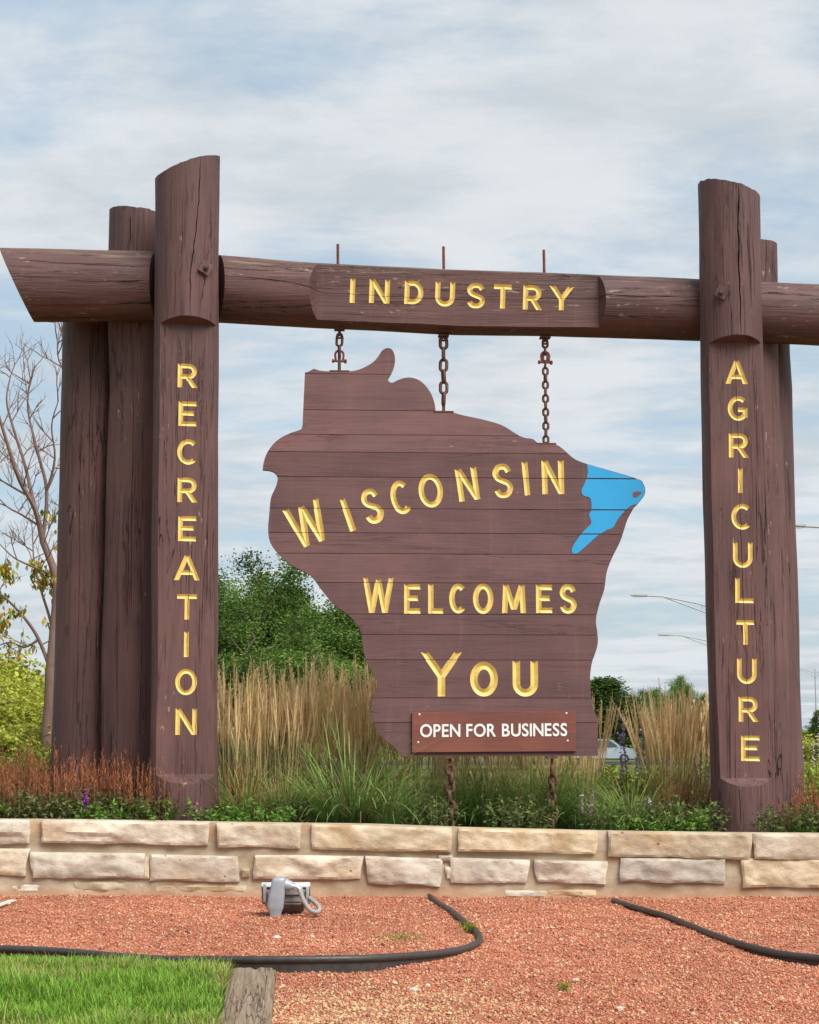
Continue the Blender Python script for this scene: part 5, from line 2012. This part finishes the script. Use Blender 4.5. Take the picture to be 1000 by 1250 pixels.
# weeds in the gravel
weed = herb_variant(610, 120, (0.22, 0.26, 0.03), 0.05, 0.05, 0.018)
for j, (px, py, s, lab) in enumerate(((572, 1139, 0.9, 'small yellow-green weed inside the bend of the edging'), (688, 1211, .6, 'tiny weed in the gravel below the sign'))):
    p = on_ground(px, py)
    o = link('weed', weed, M_VEG, None, (p.x, p.y, 0.005))
    o.scale = (s, s, s * 1.2)
    tag(o, lab, 'weed')
g_ = np.random.default_rng(77)
n = 420
p = on_ground(490, 1147)
gx, gy = p.x + g_.normal(0, .085, n), p.y + g_.normal(0, .13, n)
V, Fq, C, _ = blades(np.stack([gx, gy, np.full(n, .004)], -1), 0.012 + 0.022 * g_.random(n), np.full(n, .004), g_.random(n) * 6.28, .3 + .6 * g_.random(n), np.full(n, .6), 2, vary((0.14, 0.18, 0.03), n, .3, g_), vary((0.30, 0.33, 0.07), n, .3, g_))
tag(link('grass_patch', np_mesh('grass_patch', V, [Fq], C), M_VEG), 'sparse patch of short grass sprouting in the red gravel', 'grass', kind='stuff')

# ------------------------------------------------------------------ trees
t = NT('bark')
nz = t.noise(t.mapped((14, 14, 4)), 1, 6, 0.7)
M_BARK = t.fin(t.mix(nz, (0.075, 0.055, 0.042), (0.20, 0.16, 0.13)), 0.9, t.bump(nz, 0.8, 0.02), 0.15)
t = NT('twig_bark')
nz = t.noise(t.mapped((20, 20, 8)), 1, 5, 0.7)
M_TWIG = t.fin(t.mix(nz, (0.13, 0.075, 0.062), (0.28, 0.19, 0.16)), 0.8, t.bump(nz, 0.5, 0.01), 0.2)


def deciduous(seed, h=1.0, spread=0.42, leaves=26000, leaf=0.014, col=(0.055, 0.10, 0.018), trunk=0.16, gap=0.5, conical=False, clump=0.055):
    """unit tree (height 1): trunk mesh and crown mesh"""
    r_ = random.Random(seed)
    g_ = np.random.default_rng(seed)
    bm = bmesh.new()
    tips = []

    def branch(p, d, L_, rad, lev):
        pts, q, dd = [p], p.copy(), d.copy()
        nseg = 4
        for s in range(nseg):
            dd = (dd + Vector((r_.gauss(0, .14), r_.gauss(0, .14), 0.05))).normalized()
            q = q + dd * L_ / nseg
            pts.append(q.copy())
        add_tube(bm, pts, [rad * (1 - 0.55 * i / nseg) for i in range(nseg + 1)], 6 if lev < 2 else 4, cap=False)
        if lev >= 3:
            tips.append((pts[-1], L_))
            tips.append((pts[2], L_))
            return
        nb = (4, 4, 4)[lev] if not conical else (5, 4, 3)[lev]
        for b in range(nb):
            f = 0.35 + 0.65 * (b + r_.random()) / nb
            k_ = min(nseg - 1, int(f * nseg))
            p2 = pts[k_].lerp(pts[k_ + 1], f * nseg - k_)
            a_ = r_.random() * 6.283
            side = Vector((math.cos(a_), math.sin(a_), r_.uniform(-.05, .7)))
            branch(p2, (dd * 0.45 + side).normalized(), L_ * r_.uniform(.55, .75), rad * 0.5, lev + 1)
    if conical:
        pts = [Vector((r_.gauss(0, .004), r_.gauss(0, .004), i / 8)) for i in range(9)]
        add_tube(bm, pts, [0.02 * (1 - i / 8.5) for i in range(9)], 6)
        for i in range(85):
            z = 0.06 + 0.92 * (i + r_.random()) / 85
            L_ = spread * (1 - z) ** 0.8 * r_.uniform(.7, 1.1) + 0.02
            a_ = i * 2.4 + r_.uniform(-.4, .4)
            p = Vector((0, 0, z))
            e = p + Vector((math.cos(a_) * L_, math.sin(a_) * L_, L_ * 0.15))
            add_tube(bm, [p, e], [0.004, 0.0015], 4, cap=False)
            for u in (0.35, 0.6, 0.8, 1.0):
                tips.append((p.lerp(e, u), 0.09))
    else:
        for b in range(r_.choice((2, 3))):
            a_ = r_.random() * 6.283
            branch(Vector((0.01 * math.cos(a_), 0.01 * math.sin(a_), -0.02)), Vector((math.cos(a_) * .22, math.sin(a_) * .22, 1)).normalized(), 0.44 * r_.uniform(.85, 1.1), 0.028, 0)
    trunk_me = bm_mesh(bm, 'trunk', 60)
    T = np.array([tuple(p) for p, _ in tips])
    if not conical:
        T[:, :2] *= spread / max(0.01, np.percentile(np.abs(T[:, :2]), 92))
        T[:, 2] *= 0.97 / T[:, 2].max()
    n = leaves
    w = g_.random(len(T)) ** 1.2 + 0.12
    k_ = g_.choice(len(T), n, p=w / w.sum())
    pos = T[k_] + g_.normal(0, 1, (n, 3)) * np.array([1, 1, .7]) * clump
    pos[:, 2] = np.maximum(pos[:, 2], 0.03)
    tone = (0.55 + 0.95 * g_.random(len(T)))[k_]  # tone per clump paints lit and shaded clumps into the leaf colour
    V, Fq, C = leaf_cloud(g_, pos, leaf * (0.7 + 0.7 * g_.random(n)), col, 0.1, 0.3, 0.62)
    C = C * np.repeat(tone, 4)[:, None]
    # unscaled trunk vs scaled crown: bring limbs to the same spread
    if not conical:
        sx = spread / max(0.01, np.percentile(np.abs(np.array([tuple(p) for p, _ in tips])[:, :2]), 92))
        sz_ = 0.97 / max(p.z for p, _ in tips)
        for v in trunk_me.vertices:
            v.co = (v.co.x * sx, v.co.y * sx, v.co.z * sz_)
    return trunk_me, np_mesh('crown', V, [Fq], C)


T_A = deciduous(3, spread=.40, leaves=95000, leaf=.0125, col=(0.095, 0.175, 0.028), clump=.040)
T_B = deciduous(8, spread=.36, leaves=65000, leaf=.0135, col=(0.125, 0.21, 0.038), clump=.038)
T_C = deciduous(12, spread=.30, leaves=22000, leaf=.024, col=(0.08, 0.14, 0.03), conical=True, clump=.030)
T_D = deciduous(21, spread=.45, leaves=20000, leaf=.030, col=(0.38, 0.40, 0.06), clump=.060)


def tree(v, px, py_top, Y, label, group=None, wide=1.0, rz=0.0, name='leafy_tree', cat='tree'):
    top_ = at(px, py_top, Y)
    zb = float(ground_z(np.array(top_.x), np.array(Y)))
    if name == 'round_shrub' and Y < 20.4:
        zb = float(bed_z(np.array(top_.x), np.array(Y)))
    h = top_.z - zb
    o = empty(name, (top_.x, Y, zb), rz, label, cat, group)
    o.scale = (h * wide, h * wide, h)
    link('trunk', v[0], M_BARK, o)
    link('crown', v[1], M_VEG, o)
    return o


tree(T_B, 292, 702, 62, 'light loose-crowned green tree just right of the left post', wide=1.05, rz=1.2)
tree(T_A, 368, 686, 58, 'big dense dark green tree between the left post and the sign', wide=1.05, rz=0.4)
tree(T_A, 436, 725, 66, 'dark green tree partly behind the sign\'s left edge', wide=1.0, rz=2.9)
tree(T_B, 318, 742, 50, 'lower green tree in front of the big dense tree', wide=1.25, rz=4.1)
tree(T_B, 404, 760, 46, 'lower bushy green tree touching the sign\'s left edge', wide=1.3, rz=5.0)
tree(T_A, 330, 700, 80, 'dark green tree filling the gap behind the two left trees', wide=1.2, rz=5.1)
tree(T_A, 250, 700, 75, 'dark green tree mostly behind the left post', wide=1.0, rz=3.3)
tree(T_A, 540, 745, 90, 'green tree behind the middle of the sign', wide=1.1, rz=0.9)
tree(T_B, 640, 790, 110, 'smaller green tree behind the sign\'s right half', wide=1.1, rz=2.2)
tree(T_C, 738, 829, 150, 'cone-shaped dark green tree right of the sign above the car', wide=2.3, rz=0.3)
tree(T_A, 764, 843, 175, 'round dark green tree behind the cone-shaped one', wide=.9, rz=1.9)
tree(T_C, 722, 846, 160, 'cone-shaped tree at the sign\'s right edge', wide=2.1, rz=1.3)
tree(T_A, 803, 826, 175, 'dark tree behind the tallest reed plumes right of the sign', wide=.9, rz=2.6)
tree(T_A, 848, 842, 170, 'dark tree left of the right front post', wide=1.1, rz=4.4)
tree(T_A, 824, 858, 185, 'low dark tree between two taller ones near the right post', wide=1.2, rz=5.5)
tree(T_C, 1000, 868, 160, 'dark conifer at the right edge beyond the posts', wide=1.2, rz=.5)
tree(T_A, 985, 886, 170, 'low dark tree just right of the right posts', wide=1.2, rz=.8)
tree(T_A, 20, 838, 120, 'dark green tree far behind the bare tree at left', wide=1.4, rz=.2)
tree(T_A, 70, 846, 130, 'dark green tree far behind the left posts', wide=1.4, rz=3.2)
# yellow-green shrubs at both ends of the bed
for j, (px, pt, Y, w_, lab) in enumerate(((12, 800, 24, 1.1, 'tall yellow-green shrub at the left edge'), (48, 828, 22, 1.2, 'yellow-green shrub beside the bare tree trunk'), (-20, 840, 20, 1.2, 'shrub cut by the left edge of the picture'),
                                         (20, 880, 19.0, 1.3, 'low yellow-green shrub in front at the left edge'), (62, 885, 19.4, 1.2, 'low yellow-green shrub next to the leftmost log post'),
                                         (990, 900, 21, 1.5, 'yellow-green shrub at the right edge beside the right posts'), (1020, 892, 20, 1.4, 'yellow-green shrub just outside the right edge'), (745, 938, 21, 1.6, 'low yellow-green shrub under the parked car'),
                                         (770, 940, 20.5, 1.6, 'low yellow-green shrub right of the sign\'s lower corner'))):
    tree(T_D, px, pt, Y, lab, 'yellow-green shrubs', wide=w_, rz=j * 1.3, name='round_shrub', cat='shrub')

# bare tree with a few autumn leaves behind the left posts
YT = 18.4
limbs = [[(57, 985), (58, 900), (61, 850), (61, 815)], [(61, 818), (66, 765), (69, 712), (60, 680), (52, 660)], [(52, 660), (43, 622), (24, 586), (10, 545), (-4, 500), (-16, 470)],
         [(52, 660), (57, 600), (46, 552), (34, 500), (37, 462)], [(43, 622), (31, 570), (17, 525), (8, 488), (14, 455)], [(57, 600), (67, 560), (63, 520), (71, 490)],
         [(61, 815), (46, 778), (28, 752), (4, 728), (-18, 716)], [(61, 812), (64, 770), (50, 720), (42, 690), (40, 660)], [(36, 606), (18, 596), (0, 585), (-16, 570)],
         [(45, 640), (26, 628), (8, 618), (-8, 600)], [(61, 815), (84, 740), (100, 640), (96, 540), (88, 460), (73, 398)], [(88, 470), (72, 440), (70, 415)],
         [(48, 780), (30, 790), (12, 784), (-6, 790)], [(64, 765), (80, 720), (110, 680)], [(60, 700), (36, 690), (16, 680), (-4, 660)]]
rads = [.072, .048, .034, .024, .022, .016, .024, .020, .014, .014, .034, .012, .014, .016, .013]
bt_root = empty('bare_tree', (at(57, 985, YT).x, YT, 0.0), 0, 'nearly bare tree with yellow-orange leaves behind the left log posts', 'tree')
borg = Vector((at(57, 985, YT).x, YT, 0.0))
bm = bmesh.new()
tw = bmesh.new()
tr_ = random.Random(5)
leafpos = []
limbpts = []


def twig(p, d, L_, r_, lev):
    pts = [p]
    q, dd = p.copy(), d.copy()
    for s in range(4):
        dd = (dd + Vector((tr_.gauss(0, .16), tr_.gauss(0, .16), 0.06 + tr_.gauss(0, .12)))).normalized()
        q = q + dd * L_ / 4
        pts.append(q.copy())
    add_tube(tw, pts, [r_ * (1 - .16 * i) for i in range(5)], 5, cap=False)
    leafpos.extend(pts[2:])
    if lev < 2:
        for b in range(3 if lev == 0 else 2):
            k_ = tr_.randint(1, 3)
            side = Vector((tr_.gauss(0, 1), tr_.gauss(0, .7), tr_.gauss(.25, .6))).normalized()
            twig(pts[k_], (dd * 1.0 + side * .8).normalized(), L_ * tr_.uniform(.45, .75), r_ * .62, lev + 1)


for li, (lm, rd) in enumerate(zip(limbs, rads)):
    P = []
    for i_, (x, y) in enumerate(lm):
        w = at(x, y, YT + (0.0 if li < 2 else 0.12 * math.sin(li * 2.1) * i_))
        P.append(w - borg)
    Q = []
    for i_ in range(len(P) - 1):
        p0, p1, p2, p3 = (P[min(max(i_ + k_, 0), len(P) - 1)] for k_ in (-1, 0, 1, 2))
        for j in range(4):
            u = j / 4
            Q.append(0.5 * ((2 * p1) + (p2 - p0) * u + (2 * p0 - 5 * p1 + 4 * p2 - p3) * u ** 2 + (3 * p1 - p0 - 3 * p2 + p3) * u ** 3))
    Q.append(P[-1])
    e = 0.30 if li >= 2 else 0.72
    add_tube(bm, Q, [rd * (1 - (1 - e) * i_ / (len(Q) - 1)) for i_ in range(len(Q))], 8 if li < 2 else 6)
    if li >= 1:
        for i_ in range(2, len(Q) - 1):
            if tr_.random() < (0.42 if li != 10 else .25):
                d = (Q[i_ + 1] - Q[i_ - 1]).normalized()
                side = Vector((tr_.gauss(0, 1), tr_.gauss(0, .6), tr_.gauss(.3, .6))).normalized()
                twig(Q[i_], (d * .9 + side).normalized(), tr_.uniform(.22, .55), 0.0075, 0)
        twig(Q[-1], (Q[-1] - Q[-2]).normalized(), .4, .0075, 0)
link('trunk', bm_mesh(bm, 'bare_trunk', 60), M_TWIG, bt_root)
link('twigs', bm_mesh(tw, 'twigs', 60), M_TWIG, bt_root)
LP = []
for p in leafpos:
    w = p + borg
    # picture row of the point, from its height
    py = 890 - (w.z - CAM.z) / w.y * F
    if 1.9 < w.z < 2.95 and tr_.random() < .9:
        LP.append(p)
    elif 2.95 < w.z < 3.5 and w.x > -3.75 and tr_.random() < .15:
        LP.append(p)
g_ = np.random.default_rng(55)
LPn = np.array([tuple(p) for p in LP])
LPn = np.repeat(LPn, 2, 0) + g_.normal(0, .02, (len(LPn) * 2, 3))
cols = np.array([[0.62, 0.45, 0.05], [0.62, 0.30, 0.03], [0.34, 0.38, 0.05], [0.46, 0.46, 0.06], [0.17, 0.26, 0.03]])
hang = np.tile(np.array([[0.1, 0, -0.9]]), (len(LPn), 1))
V, Fq, C = leaf_cloud(g_, LPn, 0.05 + 0.04 * g_.random(len(LPn)), (1, 1, 1), -0.5, .1, .5, dirs=hang)
cc3 = cols[g_.integers(0, 5, len(LPn))]
C = C * np.repeat(cc3, 4, 0)
link('leaves', np_mesh('bare_leaves', V, [Fq], C), M_VEG, bt_root)

# ------------------------------------------------------------------ street lamps far off
M_POLE = simple('galvanised_pole', (0.42, 0.43, 0.42), 0.5, 0.5, 0.5, 0.1, 3, 0.0)
M_LENS = simple('lamp_lens', (0.6, 0.6, 0.58), 0.3, 0, 0.5, 0.02, 5, 0.0)


def lamp(px_head, py_head, px_pole, Y, label, double=False, drop=0.9):
    hd = at(px_head, py_head, Y)
    pl_ = at(px_pole, py_head, Y)
    zg = float(ground_z(np.array(pl_.x), np.array(Y)))
    root = empty('street_lamp', (pl_.x, Y, zg), 0, label, 'street lamp', 'street lamps along the far road')
    H = hd.z - zg
    bm = bmesh.new()
    add_tube(bm, [(0, 0, 0), (0, 0, H * .5), (0, 0, H - drop * .2)], [.16, .12, .08], 8)
    link('pole', bm_mesh(bm, 'pole', 40), M_POLE, root)
    for s in ((1, -1) if double else (1,)):
        dx = (hd.x - pl_.x) * s
        bm = bmesh.new()
        add_tube(bm, [(0, 0, H - drop), (dx * .35, 0, H - drop * .42), (dx * .7, 0, H - .06), (dx * .88, 0, H)], .055, 6)
        add_tube(bm, [(0, 0, H - drop - .75), (dx * .4, 0, H - drop * .65), (dx * .68, 0, H - .12)], .05, 6)
        for u in (.12, .3):
            add_tube(bm, [(dx * u, 0, H - drop * (1 - u * 1.55)), (dx * u, 0, H - (drop + .75) * (1 - u * 1.75))], .03, 5)
        link('arm', bm_mesh(bm, 'arm', 40), M_POLE, root)
        bm = bmesh.new()
        add_box(bm, (dx * .94, 0, H + .02), (abs(dx) * .17, .34, .17))
        for v in bm.verts:
            if v.co.z < H and abs(v.co.x) > abs(dx) * .9:
                v.co.z += .05
        bmesh.ops.bevel(bm, geom=bm.edges[:], offset=.05, segments=2, affect='EDGES')
        hd_o = link('lamp_head', bm_mesh(bm, 'head', 40), M_POLE, root)
        bm = bmesh.new()
        add_box(bm, (dx * .95, 0, H - .075), (abs(dx) * .10, .22, .05))
        link('lens', bm_mesh(bm, 'lens'), M_LENS, hd_o)


lamp(773, 727.5, 893, 150, 'nearer street lamp arm between the sign and the right post', drop=1.5)
lamp(805, 775.5, 897, 208, 'farther street lamp arm between the sign and the right post', drop=1.6)
lamp(966, 642.5, 1090, 96, 'street lamp arm reaching in from the right edge', drop=.75)
lamp(964, 815, 995, 317, 'distant twin-armed lamp pole at the right edge', True, 1.0)

# ------------------------------------------------------------------ parked car
M_CAR = simple('silver_blue_paint', (0.48, 0.56, 0.60), 0.25, 0.5, 0.6, 0.03, 1, 0.0)
M_CGL = simple('car_glass', (0.04, 0.06, 0.07), 0.06, 0.0, 0.8, 0.05, 1, 0.0)
M_TYRE = simple('tyre_rubber', (0.02, 0.02, 0.02), 0.85, 0.0, 0.3, 0.1, 10, 0.1)
M_CLIGHT = simple('head_lamp', (0.8, 0.8, 0.78), 0.15, 0.0, 0.6, 0.02, 4, 0.0)
YC = 131.0
cr_ = at(778, 915, YC)
zc0 = float(ground_z(np.array(cr_.x), np.array(YC))) + .035
car = empty('parked_car', (cr_.x - 2.35, YC, zc0), R(-8), 'pale silver-blue car on the far road beyond the lavender', 'car')
prof = [(-2.30, .35), (-2.36, .75), (-2.30, 1.0), (-2.12, 1.16), (-1.72, 1.62), (-1.2, 1.70), (.25, 1.70), (.62, 1.62), (1.28, 1.14), (2.05, .98), (2.28, .80), (2.34, .45), (2.25, .33)]
bm = bmesh.new()
rings = []
for y, inset in ((-.88, .06), (-.90, .0), (.90, .0), (.88, .06)):
    ring = []
    for x, z in prof:
        tumble = max(0, z - 1.0) * .22 * (1 if y < 0 else -1)
        ring.append(bm.verts.new((x * (1 - inset * .3), y + tumble, z - (inset * .3 if z > 1 else -inset * .3))))
    rings.append(ring)
for a, b in zip(rings, rings[1:]):
    for k_ in range(len(prof)):
        bm.faces.new((a[k_], a[(k_ + 1) % len(prof)], b[(k_ + 1) % len(prof)], b[k_]))
bm.faces.new(rings[0])
bm.faces.new(list(reversed(rings[-1])))
bmesh.ops.triangulate(bm, faces=[f for f in bm.faces if len(f.verts) > 4])
link('body', bm_mesh(bm, 'car_body', 30), M_CAR, car)


def side_pane(pts, y):
    bm = bmesh.new()
    f = [bm.verts.new((x, y + max(0, z - 1.0) * .22 - .012, z)) for x, z in pts]
    b = [bm.verts.new((x, y + max(0, z - 1.0) * .22 + .03, z)) for x, z in pts]
    bm.faces.new(f)
    bm.faces.new(list(reversed(b)))
    for k_ in range(len(pts)):
        bm.faces.new((f[k_], b[k_], b[(k_ + 1) % len(pts)], f[(k_ + 1) % len(pts)]))
    return bm_mesh(bm, 'pane')


for pts in ([(-1.95, 1.14), (-1.62, 1.56), (-1.02, 1.61), (-1.02, 1.12)], [(-.94, 1.12), (-.94, 1.61), (-.12, 1.61), (-.12, 1.12)], [(-.04, 1.12), (-.04, 1.61), (.24, 1.61), (.52, 1.54), (1.05, 1.15)]):
    link('window', side_pane(pts, -.905), M_CGL, car)
bm = bmesh.new()
f = [bm.verts.new(v) for v in ((.70, -.68, 1.575), (.70, .68, 1.575), (1.24, .78, 1.185), (1.24, -.78, 1.185))]
b = [bm.verts.new((v.co.x + .02, v.co.y, v.co.z + .024)) for v in f]
bm.faces.new(f)
bm.faces.new(list(reversed(b)))
for k_ in range(4):
    bm.faces.new((f[k_], b[k_], b[(k_ + 1) % 4], f[(k_ + 1) % 4]))
link('windscreen', bm_mesh(bm, 'windscreen'), M_CGL, car)
for x in (-1.42, 1.42):
    for y in (-.86, .86):
        bm = bmesh.new()
        add_tube(bm, [(0, -.11, 0), (0, -.09, 0), (0, .09, 0), (0, .11, 0)], [.28, .33, .33, .28], 18)
        w_ = link('wheel', bm_mesh(bm, 'tyre', 40), M_TYRE, car, (x, y, .33))
        bm = bmesh.new()
        add_tube(bm, [(0, -.118 if y < 0 else .118, 0), (0, 0, 0)], .20, 14)
        link('rim', bm_mesh(bm, 'rim', 40), M_POLE, w_)
for y in (-.70, .70):
    bm = bmesh.new()
    add_box(bm, (2.20, y, .80), (.22, .30, .14))
    bmesh.ops.bevel(bm, geom=bm.edges[:], offset=.04, segments=2, affect='EDGES')
    link('headlight', bm_mesh(bm, 'headlight', 40), M_CLIGHT, car)
bm = bmesh.new()
add_box(bm, (.95, -1.02, 1.15), (.14, .18, .13))
bmesh.ops.bevel(bm, geom=bm.edges[:], offset=.03, segments=2, affect='EDGES')
link('mirror', bm_mesh(bm, 'mirror', 40), M_CAR, car)

# ------------------------------------------------------------------ look-alikes are told apart by their order in the picture
ORD = ['leftmost', 'second', 'third', 'fourth', 'fifth', 'sixth', 'seventh', 'eighth', 'ninth', 'tenth', 'eleventh', 'twelfth', 'thirteenth', 'fourteenth', 'fifteenth', 'sixteenth']
same = {}
for o in scene.objects:
    if o.parent is None and o.get('label') and o.get('group'):
        same.setdefault(o['label'], []).append(o)
for lab, obs in same.items():
    if 1 < len(obs) <= len(ORD):
        obs.sort(key=lambda o: o.location.x / o.location.y)
        for i, o in enumerate(obs):
            o['label'] = lab + (', leftmost' if i == 0 else ', rightmost' if i == len(obs) - 1 else ', %s from the left' % ORD[i])
